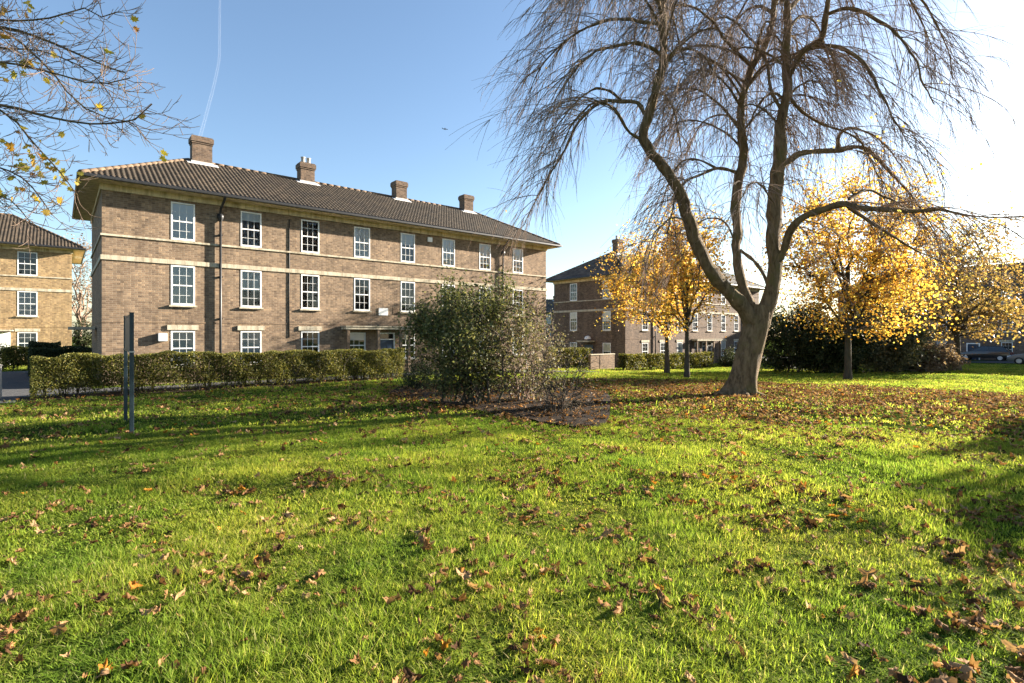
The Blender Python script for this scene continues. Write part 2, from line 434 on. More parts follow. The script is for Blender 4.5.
BED = resamp2(gpoly([(388, 394), (420, 402), (462, 409), (508, 417), (574, 429), (603, 427), (610, 410), (606, 394), (575, 388), (508, 386), (440, 385), (405, 387)]), 70)
sheet('soil_bed', BED, M['soil'], .03, .35, .035)
HEDGE_Q0 = None
ha, hb = ground_at(60, 395.5), ground_at(404, 380.5)
HEDGE_Q = float(np.mean([D2 @ ha[:2], D2 @ hb[:2]]))
def p_at(px, q): r = (px - CX) / F; Y = q / (.764 - .645 * r); return (.764 * r + .645) * Y
HP0, HP1 = p_at(31, HEDGE_Q), p_at(405, HEDGE_Q)
QS = float(D2 @ ground_at(14, 371)[:2])
STRIP = np.array([pq(HP0 - .3, HEDGE_Q - .25), pq(HP1 + .6, HEDGE_Q - .25), pq(HP1 + .6, HEDGE_Q + 1.1), pq(HP0 - .3, HEDGE_Q + 1.1)])
sheet('soil_strip', STRIP, M['soil'], .012, .5)
PATH = np.array([pq(HP0 - 22, HEDGE_Q - .6), pq(HP0 - .32, HEDGE_Q - .6), pq(HP0 - .32, HEDGE_Q + 1.2), pq(27, HEDGE_Q + 1.2), pq(27, HEDGE_Q + 3.0),
                 pq(.9, HEDGE_Q + 3.0), pq(.9, QS - .5), pq(-30, QS - .5)])
sheet('path', PATH, M['asphalt'], .018, .7)
KERB = MB()
k0, k1 = pq(HP0 - 22, HEDGE_Q - .75), pq(HP0 - .4, HEDGE_Q - .75)

# ------------------------------------------------------------------ apartment blocks
OV = .66   # eaves overhang
def wall_panel(mb, o, dx, L, z0, z1, ops, inward, depth=.13):
    """brick face from o along dx (2D unit), with rectangular openings (a0,a1,b0,b1); reveals go inward"""
    xs = sorted({0, L, *[a for q in ops for a in q[:2]]}); zs = sorted({z0, z1, *[b for q in ops for b in q[2:4]]})
    def pt(s, z, d=0): return (o[0] + dx[0] * s + inward[0] * d, o[1] + dx[1] * s + inward[1] * d, z)
    off = o[0] * .37 + o[1] * 1.13
    for a0, a1 in zip(xs, xs[1:]):
        for b0, b1 in zip(zs, zs[1:]):
            ca, cb = (a0 + a1) / 2, (b0 + b1) / 2
            if any(q[0] < ca < q[1] and q[2] < cb < q[3] for q in ops): continue
            mb.quad(pt(a0, b0), pt(a1, b0), pt(a1, b1), pt(a0, b1), [(a0 + off, b0), (a1 + off, b0), (a1 + off, b1), (a0 + off, b1)])
    for (a0, a1, b0, b1) in [q[:4] for q in ops]:
        for (p, q) in (((a0, b0), (a0, b1)), ((a1, b1), (a1, b0)), ((a0, b1), (a1, b1)), ((a1, b0), (a0, b0))):
            mb.quad(pt(*p), pt(*q), pt(*q, depth), pt(*p, depth), [(0, p[1]), (0, q[1]), (depth, q[1]), (depth, p[1])] if p[0] == q[0] else [(p[0], 0), (q[0], 0), (q[0], depth), (p[0], depth)])

_sash = {}
def sash_mesh(w, h, cols=3, rows=4):
    k = (round(w, 3), round(h, 3), cols, rows)
    if k in _sash: return _sash[k]
    mb = MB(); t = .056; b = .014
    mb.box(-w / 2, -w / 2 + t, .02, .09, 0, h); mb.box(w / 2 - t, w / 2, .02, .09, 0, h)
    mb.box(-w / 2 + t, w / 2 - t, .02, .09, h - t, h); mb.box(-w / 2 + t, w / 2 - t, .02, .09, 0, t + .02)
    mb.box(-w / 2 + t, w / 2 - t, .03, .08, h / 2 - .025, h / 2 + .025)
    iw = w - 2 * t
    for i in range(1, cols):
        x = -w / 2 + t + iw * i / cols
        mb.box(x - b / 2, x + b / 2, .045, .059, t + .02, h / 2 - .025); mb.box(x - b / 2, x + b / 2, .046, .0585, h / 2 + .025, h - t)
    for j in range(1, rows):
        if j * 2 == rows: continue
        z = h * j / rows
        mb.box(-w / 2 + t, w / 2 - t, .047, .0578, z - b / 2, z + b / 2)
    o = mb.build('window', M['white']); me = o.data; bpy.data.objects.remove(o)
    pm = MB(); pm.quad((-w / 2 + t, .06, t), (w / 2 - t, .06, t), (w / 2 - t, .06, h - t), (-w / 2 + t, .06, h - t))
    p = pm.build('pane', M['glass']); pme = p.data; bpy.data.objects.remove(p)
    sb = MB().box(-w / 2 - .07, w / 2 + .07, -.06, .03, -.07, -.002)
    s = sb.build('sill', M['stone']); sme = s.data; bpy.data.objects.remove(s)
    _sash[k] = (me, pme, sme); return _sash[k]

def blind_mesh(w, h, drop):
    mb = MB(); n = 7
    x0, x1 = -w / 2 + .05, w / 2 - .05
    for i in range(n):
        a, b = x0 + (x1 - x0) * i / n, x0 + (x1 - x0) * (i + 1) / n
        ya, yb = .066 + .010 * (i % 2), .066 + .010 * ((i + 1) % 2)
        mb.quad((a, ya, h - h * drop), (b, yb, h - h * drop), (b, yb, h), (a, ya, h))
    return mb

def add_window(root, x, y, z, rz, w, h, dressing=None, sill=True, cols=3, rows=4):
    wm, pm, sm_ = sash_mesh(w, h, cols, rows)
    o = link('window', wm, None, root); o.location = (x, y, z); o.rotation_euler = (0, 0, rz)
    link('pane', pm, None, o)
    if sill: link('sill', sm_, None, o)
    if dressing:
        kind, drop = dressing
        blind_mesh(w, h, drop).build('blind' if kind == 'blind' else 'curtain', M[kind], o)
    return o

def roof_slope(acc, o, ex, ey, L, run, rise, k0, k1, tw=.18, row=.31):
    """pantiled hip slope. o: eave start corner, ex along the eave, ey horizontal inward (3-vectors). k0,k1: hip run per unit of run"""
    sl = math.hypot(run, rise)
    prof = np.array([0, .18, .36, .52, .68, .84]); ph = np.array([.000, .020, .028, .020, .000, -.004])
    nc = int(L / tw); u = (np.arange(nc)[:, None] * tw + prof[None] * tw).ravel(); h = np.tile(ph, nc)
    u = np.append(u, L); h = np.append(h, 0)
    vmax = np.minimum(1, np.minimum(u / (k0 * run + 1e-9), (L - u) / (k1 * run + 1e-9)))
    nr = int(math.ceil(sl / row))
    vs, st = [0], [0.0]
    for j in range(1, nr + 1):
        vs += [j * row, j * row]; st += [.045 * 0, .03]
    vs, st = np.array(vs) / sl, np.array(st)
    st = np.where(np.arange(len(st)) % 2 == 0, .03, 0.0); 
    V = np.minimum(vs[None, :], vmax[:, None])
    H = h[:, None] + st[None, :] 
    nrm = np.array([0, 0, 1.0]) * run / sl - np.array(ey) * rise / sl
    pts = np.array(o)[None, None] + u[:, None, None] * np.array(ex) + (V * run)[..., None] * np.array(ey) + (V * rise)[..., None] * np.array([0, 0, 1.0]) + H[..., None] * nrm
    nu, nv = V.shape
    i = (np.arange(nu - 1)[:, None] * nv + np.arange(nv - 1)[None]).ravel()
    q = np.stack([i, i + nv, i + nv + 1, i + 1], -1)
    # drop collapsed quads
    keep = (np.abs(V[:-1, 1:] - V[:-1, :-1]) + np.abs(V[1:, 1:] - V[1:, :-1]) > 1e-7) | ((V[:-1, :-1] < vmax[:-1, None] - 1e-7))
    q = q[keep.ravel()]
    acc.append((pts.reshape(-1, 3), q))

def apartment_block(loc, rz, L, D, brick, tile, label, group=None, cols=(), ground_skip=(), left_win=(), right_win=(), dressings=None, chimneys=(), hip=(3.5, 3.2),
                    pipes=(), porch=None, seed=1, ridge_z=10.6, win_w=.86):
    rg = random.Random(seed)
    root = empty('apartment_block', loc, rz, label=label, cat='building', group=group)
    rows = [(.85, 2.30), (3.36, 5.0), (6.05, 7.6)]
    wb = MB(); base = -2.2
    ops_f = []
    for ci, x in enumerate(cols):
        for ri, (a, b) in enumerate(rows):
            if (ci, ri) in ground_skip: continue
            ops_f.append((x - win_w / 2, x + win_w / 2, a, b))
    if porch:
        for (x, w, a, b, t) in porch['items']: ops_f.append((x - w / 2, x + w / 2, a, b))
    wall_panel(wb, (0, 0), (1, 0), L, base, 7.72, ops_f, (0, 1))
    def side_ops(ws): return [(y - win_w / 2, y + win_w / 2, a, b) for y in ws for (a, b) in rows]
    lo = [(D - q[1], D - q[0], q[2], q[3]) for q in side_ops(left_win)]
    if porch and porch.get('left_door'): yd = porch['left_door']; lo.append((D - yd - .5, D - yd + .5, .0, 2.1))
    wall_panel(wb, (0, D), (0, -1), D, base, 7.72, lo, (1, 0))
    wall_panel(wb, (L, 0), (0, 1), D, base, 7.72, side_ops(right_win), (-1, 0))
    wall_panel(wb, (L, D), (-1, 0), L, base, 7.72, [], (0, -1))
    wb.build('wall', brick, root)
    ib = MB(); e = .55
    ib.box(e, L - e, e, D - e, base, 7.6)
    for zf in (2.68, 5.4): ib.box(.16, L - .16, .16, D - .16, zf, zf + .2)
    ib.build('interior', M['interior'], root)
    # dressings of stone
    def ring(mb, out, z0, z1, inn=-.01):
        mb.box(-out, L + out, -out, -inn * -1 if False else .0 - inn * 0 - .002, z0, z1)
        mb.box(-out, L + out, D + .002, D + out, z0, z1)
        mb.box(-out, -.002, -.002, D + .002, z0, z1); mb.box(L + .002, L + out, -.002, D + .002, z0, z1)
    for z0, z1, pr in ((5.95, 6.03, .05), (5.03, 5.21, .045), (2.62, 2.66, .012)):
        mb = MB(); ring(mb, pr, z0, z1); mb.build('string_course', M['stone'] if z1 > 3 else brick, root, bevel=.006 if z1 > 3 else 0)
    mb = MB(); ring(mb, .06, 7.70, 7.95); mb.build('frieze', M['soffit'], root)
    mb = MB(); mb.box(-OV, L + OV, -OV, D + OV, 7.93, 8.0); mb.build('soffit', M['soffit'], root)
    mb = MB(); g = OV
    prof = [(.0, .0), (.05, -.02), (.09, .02), (.10, .13), (.0, .13)]
    mb.box(-g - .1, L + g + .1, -g - .1, -g, 7.95, 8.08); mb.box(-g - .1, L + g + .1, D + g, D + g + .1, 7.95, 8.08)
    mb.box(-g - .1, -g, -g, D + g, 7.95, 8.08); mb.box(L + g, L + g + .1, -g, D + g, 7.95, 8.08)
    mb.build('gutter', M['gutter'], root, bevel=.03)
    # roof
    ez = 8.06; run = D / 2 + OV; rise = ridge_z - ez; h0, h1 = hip[0] + OV, hip[1] + OV
    acc = []; LL = L + 2 * OV; DD = D + 2 * OV
    roof_slope(acc, (-OV, -OV, ez), (1, 0, 0), (0, 1, 0), LL, run, rise, h0 / run, h1 / run)
    roof_slope(acc, (L + OV, D + OV, ez), (-1, 0, 0), (0, -1, 0), LL, run, rise, h1 / run, h0 / run)
    roof_slope(acc, (-OV, D + OV, ez), (0, -1, 0), (1, 0, 0), DD, h0, rise, run / h0, run / h0)
    roof_slope(acc, (L + OV, -OV, ez), (0, 1, 0), (-1, 0, 0), DD, h1, rise, run / h1, run / h1)
    off = 0; VV, QQ = [], []
    for v, q in acc: VV.append(v); QQ.append(q + off); off += len(v)
    rf = link('roof', mesh_np('roof', np.concatenate(VV), np.concatenate(QQ), smooth=False), tile, root)
    # ridge and hip tiles
    mb = MB(); A, B = np.array([hip[0], D / 2, ridge_z]), np.array([L - hip[1], D / 2, ridge_z])
    def capline(a, b, r):
        n = max(2, int(np.linalg.norm(b - a) / .4)); 
        for i in range(n):
            p, q = a + (b - a) * i / n, a + (b - a) * (i + .98) / n
            mb.tube([p, q], [r, r * .93], 8)
    capline(A, B, .10)
    for c, t in (((-OV, -OV), A), ((-OV, D + OV), A), ((L + OV, -OV), B), ((L + OV, D + OV), B)):
        capline(np.array([*c, ez + .02]), t, .095)
    mb.build('ridge_tiles', M['clay'], rf)
    # chimneys
    for (x, y, w, d, top, npots) in chimneys:
        c = MB(); zb = ridge_z - 1.0
        c.box(x - w / 2, x + w / 2, y - d / 2, y + d / 2, zb, top - .28)
        c.box(x - w / 2 - .03, x + w / 2 + .03, y - d / 2 - .03, y + d / 2 + .03, top - .36, top - .29)
        c.box(x - w / 2 - .06, x + w / 2 + .06, y - d / 2 - .06, y + d / 2 + .06, top - .279, top - .06)
        c.box(x - w / 2 - .02, x + w / 2 + .02, y - d / 2 - .02, y + d / 2 + .02, top - .059, top)
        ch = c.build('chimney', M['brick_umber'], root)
        s = rise / run; yf = y - d / 2; zf = ridge_z - abs(D / 2 - yf) * s
        f = MB(); f.box(x - w / 2 - .05, x + w / 2 + .05, yf - .03, yf - .004, zf - .05, zf + .14)
        a0, a1 = (x - w / 2 - .22, yf - .22, zf - .22 * s + .055), (x + w / 2 + .26, yf - .22, zf - .22 * s + .055)
        f.quad(a0, a1, (x + w / 2 + .26, yf + .2, zf + .2 * s + .055), (x - w / 2 - .22, yf + .2, zf + .2 * s + .055))
        f.build('flashing', M['lead'], ch)
        for k in range(npots):
            px = x - w / 2 + .22 + k * .3
            MB().lathe((px, y, top - .01), [(.13, 0), (.11, .05), (.10, .3), (.12, .32), (.12, .36), (.08, .36), (.08, .1)]).build('chimney_pot', M['concrete'], ch)
    # windows
    kinds = [None, ('blind', 1), ('curtain', .5), None, ('blind', .55), None, ('curtain', 1)]
    for ci, x in enumerate(cols):
        for ri, (a, b) in enumerate(rows):
            if (ci, ri) in ground_skip: continue
            dr = dressings.get((ci, ri)) if dressings is not None else rg.choice(kinds)
            w = add_window(root, x, -.035, a, 0, win_w, b - a, dr, sill=ri != 2)
            if ri == 0:
                MB().box(-win_w / 2 - .13, win_w / 2 + .13, -.02, .03, b - a + .04, b - a + .24).build('lintel', M['stone'], w)
    for y in left_win:
        for (a, b) in rows: add_window(root, -.035, y, a, -PI / 2, win_w, b - a, rg.choice([None, ('curtain', .35), None, ('curtain', .5)]))
    for y in right_win:
        for (a, b) in rows: add_window(root, L - .012, y, a, PI / 2, win_w, b - a, rg.choice(kinds))
    for x in pipes:
        d = MB(); y = -.10
        d.tube([(x + .06, -OV - .02, 7.97), (x + .06, -OV + .1, 7.86), (x, -.2, 7.55), (x, y, 7.35), (x, y, 7.1)], .055, 8)
        d.tube([(x, y, 7.1), (x, y, base + .5)], .05, 10)
        pr = d.build('drainpipe', M['gutter'], root)
        h = MB()
        h.lathe((x, y, 7.12), [(.06, -.12), (.13, .05), (.13, .2), (.11, .2)], 10)
        h.build('hopper', M['gutter'], pr)
        for z in (6.4, 4.6, 2.8, 1.2):
            MB().box(x - .09, x + .09, -.1, -.003, z, z + .05).build('bracket', M['gutter'], pr)
    if porch:
        for (x, w, a, b, t) in porch['items']:
            if t == 'window': add_window(root, x, .012, a, 0, w, b - a, ('curtain', .3), cols=3, rows=4)
            else:
                f = MB(); f.box(x - w / 2, x - w / 2 + .07, .02, .1, a, b); f.box(x + w / 2 - .07, x + w / 2, .02, .1, a, b); f.box(x - w / 2 + .07, x + w / 2 - .07, .02, .1, b - .06, b)
                f.box(x - w / 2 + .07, x + w / 2 - .07, .02, .1, b - .38, b - .33)
                df = f.build('door_frame', M['white'], root)
                l = MB(); l.box(x - w / 2 + .07, x + w / 2 - .07, .05, .09, a, b - .38)
                for zz in (a + .2, a + 1.0):
                    l.box(x - w / 2 + .17, x - .04, .035, .0495, zz, zz + .6); l.box(x + .04, x + w / 2 - .17, .035, .0495, zz, zz + .6)
                dl = l.build('door', M['door_blue'], root)
                MB().lathe((x + w / 2 - .16, .03, a + 1.0), [(.0, -.03), (.03, 0), (.0, .03)], 8).build('handle', M['lead'], dl)
                fl = MB(); fl.quad((x - w / 2 + .07, .07, b - .33), (x + w / 2 - .07, .07, b - .33), (x + w / 2 - .07, .07, b - .06), (x - w / 2 + .07, .07, b - .06)); fl.build('fanlight', M['glass'], df)
        x0, x1 = porch['x']
        c = MB(); c.box(x0, x1, -porch['out'], -.003, 2.40, 2.52); c.box(x0 - .04, x1 + .04, -porch['out'] - .04, -.003, 2.523, 2.58); cn = c.build('canopy', M['stone'], root, bevel=.01)
        for px in porch['posts']:
            MB().box(px - .07, px + .07, -porch['out'] + .05, -porch['out'] + .19, -1.0, 2.398).build('porch_post', M['brick'], root)
    return root

ROT = math.atan2(.645, .764)
BO = np.array([-15.69, 20.5])
COLS = [2.68 + 2.62 * i for i in range(8)]
def s_at(px, o=BO): r = (px - CX) / F; return (r * o[1] - o[0]) / (.764 - .645 * r)
DR1 = {(0, 2): ('blind', 1), (1, 2): ('curtain', .25), (2, 2): None, (3, 2): ('blind', 1), (4, 2): ('curtain', .4), (5, 2): ('blind', 1), (6, 2): ('blind', .8), (7, 2): ('blind', 1),
       (0, 1): ('curtain', 1), (1, 1): ('curtain', .55), (2, 1): None, (3, 1): None, (4, 1): None, (5, 1): ('curtain', .4), (6, 1): None, (7, 1): None,
       (0, 0): ('curtain', 1), (1, 0): ('curtain', .8), (2, 0): None, (4, 0): None, (5, 0): None, (6, 0): ('blind', .4), (7, 0): None}
porch1 = dict(items=[(s_at(357), .95, .95, 2.25, 'window'), (s_at(386.5), 1.0, .0, 2.25, 'door')], x=(s_at(341), s_at(417)), out=.62, posts=[s_at(341) + .15, s_at(374), s_at(396), s_at(404)])
RZ = .5 * 8.3
b1 = apartment_block((BO[0], BO[1], -.5), ROT, 23.5, 8.3, M['brick'], M['tile'], 'long brown brick apartment block with four chimneys standing behind the clipped hedge',
                     'three storey brick apartment blocks', COLS, [(3, 0)], (), (4.1,), DR1,
                     [(4.05, 4.0, .85, .62, 11.72, 0), (9.1, 4.0, .75, .62, 11.5, 2), (14.8, 4.0, .72, .62, 11.55, 0), (19.85, 4.0, .72, .62, 11.55, 0)],
                     pipes=(s_at(220), s_at(502)), porch=porch1, seed=3)
# fittings on its front wall
pl = MB().box(11.45, 11.97, -.04, -.003, 3.15, 3.53).build('notice_plaque', M['white'], b1)
pt = MB().box(12.25, 12.55, -.012, -.003, 3.22, 3.58).build('clay_vent', M['clay'], b1)
fb = MB().box(1.8, 2.1, -.17, -.003, 1.88, 2.2).build('flue_box', M['white'], b1, bevel=.01)
ab = MB().box(14.38, 14.66, -.09, -.003, 7.3, 7.56).build('alarm_box', M['white'], b1, bevel=.01)
lp = MB().box(s_at(400) - .07, s_at(400) + .07, -.75, -.585, 1.85, 2.25).build('wall_lamp', M['soffit'], b1, bevel=.02)
MB().tube([(6.94, -.02, 7.5), (6.95, -.02, 5.3), (6.93, -.02, 4.2), (6.94, -.02, 2.0)], .018, 6).build('cable', M['gutter'], b1)
MB().box(-.95, -.06, 3.6, 5.2, 2.36, 2.48).build('side_canopy', M['stone'], b1, bevel=.01)

b2o = np.array([9.3, 44.0])
porch2 = dict(items=[(10.9, .95, .95, 2.25, 'window'), (12.3, 1.0, .0, 2.25, 'door')], x=(9.9, 14.4), out=.62, posts=[10.05, 11.6, 13.0, 14.2])
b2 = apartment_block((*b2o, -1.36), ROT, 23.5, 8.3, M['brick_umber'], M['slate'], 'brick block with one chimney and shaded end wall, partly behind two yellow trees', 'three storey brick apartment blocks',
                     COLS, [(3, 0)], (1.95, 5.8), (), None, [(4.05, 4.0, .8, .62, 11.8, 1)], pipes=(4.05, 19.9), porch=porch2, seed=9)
MB().box(-.9, -.06, 3.2, 4.7, 2.36, 2.48).build('side_canopy', M['stone'], b2, bevel=.01)
dr = MB().box(-.05, -.003, 3.45, 4.4, -.2, 2.1).build('side_door', M['door_blue'], b2)
MB().lathe((-.16, 3.95, 2.6), [(.30, 0), (.29, .12), (.2, .25), (.0, .31)], 12).build('dome_lamp', M['white'], b2)

yl = np.array([-30.3, 36.9]) - 23.5 * D1
b3 = apartment_block((*yl, -.5), ROT, 23.5, 8.3, M['brick_yellow'], M['tile'], 'yellow stock brick block at the left edge of the picture', 'three storey brick apartment blocks',
                     [23.5 - 2.27 - 2.62 * i for i in range(8)][::-1], [], (), (4.1,), None, [(5.0, 4.0, .8, .62, 11.6, 0)], pipes=(), seed=5, win_w=.98)
MB().box(23.5 - 4.1, 23.5 - 3.1, -.05, -.003, .0, 2.3).build('entrance_door', M['white'], b3)
MB().box(23.5 - 4.4, 23.5 - 2.95, -.7, -.003, 2.36, 2.46).build('entrance_canopy', M['stone'], b3)

far = P(838, 334.5, 66)[:2]
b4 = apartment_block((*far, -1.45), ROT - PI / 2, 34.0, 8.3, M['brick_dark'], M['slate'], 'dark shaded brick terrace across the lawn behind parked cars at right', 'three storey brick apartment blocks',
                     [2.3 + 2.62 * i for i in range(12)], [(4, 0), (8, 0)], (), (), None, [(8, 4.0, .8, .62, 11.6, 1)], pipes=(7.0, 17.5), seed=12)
for x in (2.3 + 2.62 * 4, 2.3 + 2.62 * 8):
    f = MB(); f.box(x - .55, x - .45, -.05, -.003, 0, 2.2); f.box(x + .45, x + .55, -.05, -.003, 0, 2.2); f.box(x - .45, x + .45, -.05, -.003, 2.1, 2.2); f.build('door_frame', M['white'], b4)
    MB().box(x - .45, x + .45, -.03, -.003, 0, 2.1).build('door', M['door_blue'], b4)
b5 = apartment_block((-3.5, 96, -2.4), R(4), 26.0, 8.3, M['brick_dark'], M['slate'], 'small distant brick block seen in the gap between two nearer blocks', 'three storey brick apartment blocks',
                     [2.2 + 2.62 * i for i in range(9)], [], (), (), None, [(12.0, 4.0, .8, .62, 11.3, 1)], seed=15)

# ------------------------------------------------------------------ vegetation
def branch_path(a, b, rg, sag=.0, up=.15, n=7, wob=.05):
    a = np.asarray(a, float); b = np.asarray(b, float); L = np.linalg.norm(b - a)
    t = np.linspace(0, 1, n)[:, None]
    p = a + (b - a) * t
    p[:, 2] += (np.sin(t[:, 0] * PI) * up * L) - sag * L * t[:, 0] ** 2
    w = rg.normal(0, wob * L, (n, 3)) * np.sin(t * PI); w[0] = 0; w[-1] = 0
    return p + w

def leafy(name, label, cat, base, trunk_h, trunk_r, center, radii, n_limbs, n_tips, per_tip, size, leaf, bark_, seed, group=None, template=LEAF_MAPLE_LO,
          spread=.22, lean=(0, 0), bottom=-.75, clump=0, stems=1, tilt=None, hollow=.25, leaf_z=None, crown_name='crown'):
    """tree or shrub: tapered trunk, limbs, twigs to tips spread through an uneven crown volume, leaves round the twigs"""
    rg = np.random.default_rng(seed)
    root = empty(name, base, 0, label=label, cat=cat, group=group)
    c = np.asarray(center, float); rad = np.asarray(radii, float)
    top = np.array([lean[0], lean[1], trunk_h])
    limbs = []
    if stems == 1:
        tp = resample([[0, 0, -.3], [lean[0] * .2, lean[1] * .2, trunk_h * .4], top, top + [lean[0] * .5, lean[1] * .3, (c[2] - trunk_h) * .8 + .5]], 14)
        zz = tp[:, 2]
        tr = np.interp(zz, [-.3, .15, .5, trunk_h, c[2] + rad[2]], [trunk_r * 1.6, trunk_r * 1.25, trunk_r, trunk_r * .8, trunk_r * .25])
        tk = MB(); tk.tube(tp, tr, 12); tk.build('trunk', bark_, root)
    for i in range(n_limbs):
        a = 2 * PI * (i + rg.uniform(-.3, .3)) / n_limbs; el = rg.uniform(-.15, 1.1)
        d = np.array([math.cos(a) * math.cos(el), math.sin(a) * math.cos(el), math.sin(el)])
        tip = c + d * rad * rg.uniform(.7, .95)
        if stems == 1:
            k = rg.uniform(.0, .7) if el > .5 else rg.uniform(0, .25)
            st = top + (np.array([0, 0, (c[2] - trunk_h) * k]))
        else:
            st = np.array([rg.normal(0, rad[0] * .16), rg.normal(0, rad[1] * .16), -.1])
        pth = branch_path(st, tip, rg, up=.10 if stems == 1 else .05, n=10, wob=.035)
        r0 = trunk_r * (.42 if stems == 1 else .5)
        limbs.append((pth, np.linspace(r0, r0 * .22, 10)))
    LP = np.concatenate([l[0][2:] for l in limbs])
    if stems == 1: LP = np.vstack([LP, tp[zz > trunk_h]])
    # clumps: tips gather around sub-centres so the crown has masses and gaps
    tips = []
    nc = clump or max(6, n_tips // 9)
    while len(tips) < nc:
        d = rg.normal(size=3); d /= np.linalg.norm(d)
        if d[2] < bottom: continue
        rr = rg.uniform(hollow, 1) ** .5
        tips.append(c + d * rad * rr * rg.uniform(.86, 1.08))
    cent = np.array(tips)
    tip = cent[rg.integers(0, nc, n_tips)] + rg.normal(0, 1, (n_tips, 3)) * rad * spread
    tip[:, 2] = np.maximum(tip[:, 2], c[2] + bottom * rad[2] * 1.15)
    twigs, lp = [], []
    for t in tip:
        dd = np.linalg.norm(LP - t, axis=1) + np.maximum(0, LP[:, 2] - t[2] + .1) * 1.5
        st = LP[np.argmin(dd)]
        pth = branch_path(st, t, rg, up=.08, n=6, wob=.05)
        twigs.append((pth, np.linspace(.016, .004, 6) * (trunk_r / .15) ** .4))
        L = np.linalg.norm(t - st)
        k = rg.poisson(per_tip)
        if k:
            tt = rg.uniform(.45, 1.05, k); 
            pos = st + (t - st) * tt[:, None] + rg.normal(0, .11 + .05 * L, (k, 3)); pos[:, 2] += .08 * L * np.sin(np.clip(tt, 0, 1) * PI)
            lp.append(pos)
    for l in limbs:
        link('limb', tubes_mesh('limb', [l], 7), bark_, root)
    link('twigs', tubes_mesh('twigs', twigs, 3), bark_, root)
    if lp:
        lp = np.concatenate(lp)
        if leaf_z: lp = lp[lp[:, 2] > leaf_z]
        sz = size * rg.uniform(.6, 1.25, len(lp))
        link(crown_name, leaves_mesh('leaves', lp, sz, rg, template, tilt), leaf, root)
    return root

def base_of(px, py): return ground_at(px, py)
def crown_from(px0, px1, py0, py1, b, dy=0):
    """local centre and radii of a crown that spans these picture bounds at the depth of its base"""
    Y = b[1] + dy
    a, c = P(px0, py1, Y), P(px1, py0, Y)
    ctr = np.array([(a[0] + c[0]) / 2 - b[0], dy, (a[2] + c[2]) / 2 - b[2]])
    return ctr, np.array([(c[0] - a[0]) / 2, (c[0] - a[0]) / 2 * .95, (c[2] - a[2]) / 2])

YG = 'yellow leaved trees beyond the bare tree'
b = base_of(667, 373.5); c, r = crown_from(600, 704, 232, 342, b)
leafy('maple_tree', 'yellow leaved maple with forked trunk, rearmost of the pair left of the bare tree', 'tree', b, 2.3, .17, c, r, 9, 620, 17, .115, M['leaf_yellow'], M['bark_dark'], 21, YG)
b = base_of(687, 378); c, r = crown_from(634, 734, 214, 346, b)
leafy('maple_tree', 'slim straight yellow maple, nearest of the pair left of the bare tree', 'tree', b, 2.0, .13, c, r, 9, 560, 15, .115, M['leaf_yellow'], M['bark_dark'], 22, YG)
b = base_of(848, 380.5); c, r = crown_from(776, 938, 172, 350, b)
leafy('maple_tree', 'broad yellow and orange maple just right of the bare weeping tree', 'tree', b, 2.3, .17, c, r, 12, 1250, 17, .115, M['leaf_yellow'], M['bark_dark'], 23, YG)
b = base_of(957, 370.5); c, r = crown_from(884, 1020, 226, 348, b)
leafy('maple_tree', 'thin leaved ochre tree in front of the dark terrace', 'tree', b, 2.4, .22, c, r, 10, 900, 13, .15, M['leaf_dull'], M['bark_dark'], 24, YG)

# --- shrubs by the soil bed
b = base_of(474, 404); c, r = crown_from(412, 528, 270, 394, b)
leafy('evergreen_shrub', 'large evergreen bush with glossy leaves growing in the round soil bed', 'shrub', b, .3, .07, c, r * [1, .85, 1], 16, 640, 24, .08, M['leaf_green'], M['bark_dark'], 31, template=LEAF_OVAL,
      spread=.15, bottom=-1.0, stems=9, crown_name='foliage', clump=42)
b = base_of(520, 402); c, r = crown_from(478, 568, 296, 402, b)
leafy('mixed_shrub', 'grey green half bare shrub against the right side of the evergreen bush', 'shrub', b, .2, .045, c, r, 14, 700, 8, .065, M['leaf_grey'], M['twig'], 32, template=LEAF_OVAL, spread=.2, bottom=-1, stems=9, crown_name='foliage')
b = base_of(556, 413); c, r = crown_from(520, 606, 338, 418, b)
leafy('twiggy_shrub', 'low bare twiggy shrub at the right end of the soil bed', 'shrub', b, .1, .025, c, r, 14, 300, 1.5, .04, M['leaf_brown'], M['bark_dark'], 33, template=LEAF_OVAL, spread=.22, bottom=-1, stems=9, crown_name='foliage')
b = base_of(419, 389); c, r = crown_from(402, 432, 362, 390, b)
leafy('dark_shrub', 'low dark shrub beside the end of the long hedge', 'shrub', b, .1, .02, c, r, 8, 120, 20, .06, M['leaf_darkgreen'], M['bark_dark'], 34, template=LEAF_OVAL, spread=.2, bottom=-1, stems=6, crown_name='foliage')
# --- evergreen thicket right of the bare tree
for (px, py, x0, x1, y0, y1, lab, lf, sd) in (
        (790, 372, 754, 842, 306, 372, 'dark spreading evergreen shrub behind the bare weeping tree', 'leaf_darkgreen', 41),
        (826, 373, 800, 866, 314, 375, 'dark shrub filling in below the broad yellow maple', 'leaf_darkgreen', 42),
        (886, 372, 848, 918, 306, 374, 'grey leafy shrub just right of the maple trunk', 'leaf_grey', 43),
        (920, 371, 890, 948, 344, 374, 'low brown seeding shrub in front of the dark terrace', 'leaf_brown', 44)):
    b = base_of(px, py); c, r = crown_from(x0, x1, y0, y1, b)
    leafy('evergreen_shrub' if 'dark' in lf else 'mixed_shrub', lab, 'shrub', b, .3, .06, c, r, 14, 700, 34, .17, M[lf], M['bark_dark'], sd, template=LEAF_OVAL, spread=.2, bottom=-.95, stems=8, crown_name='foliage')
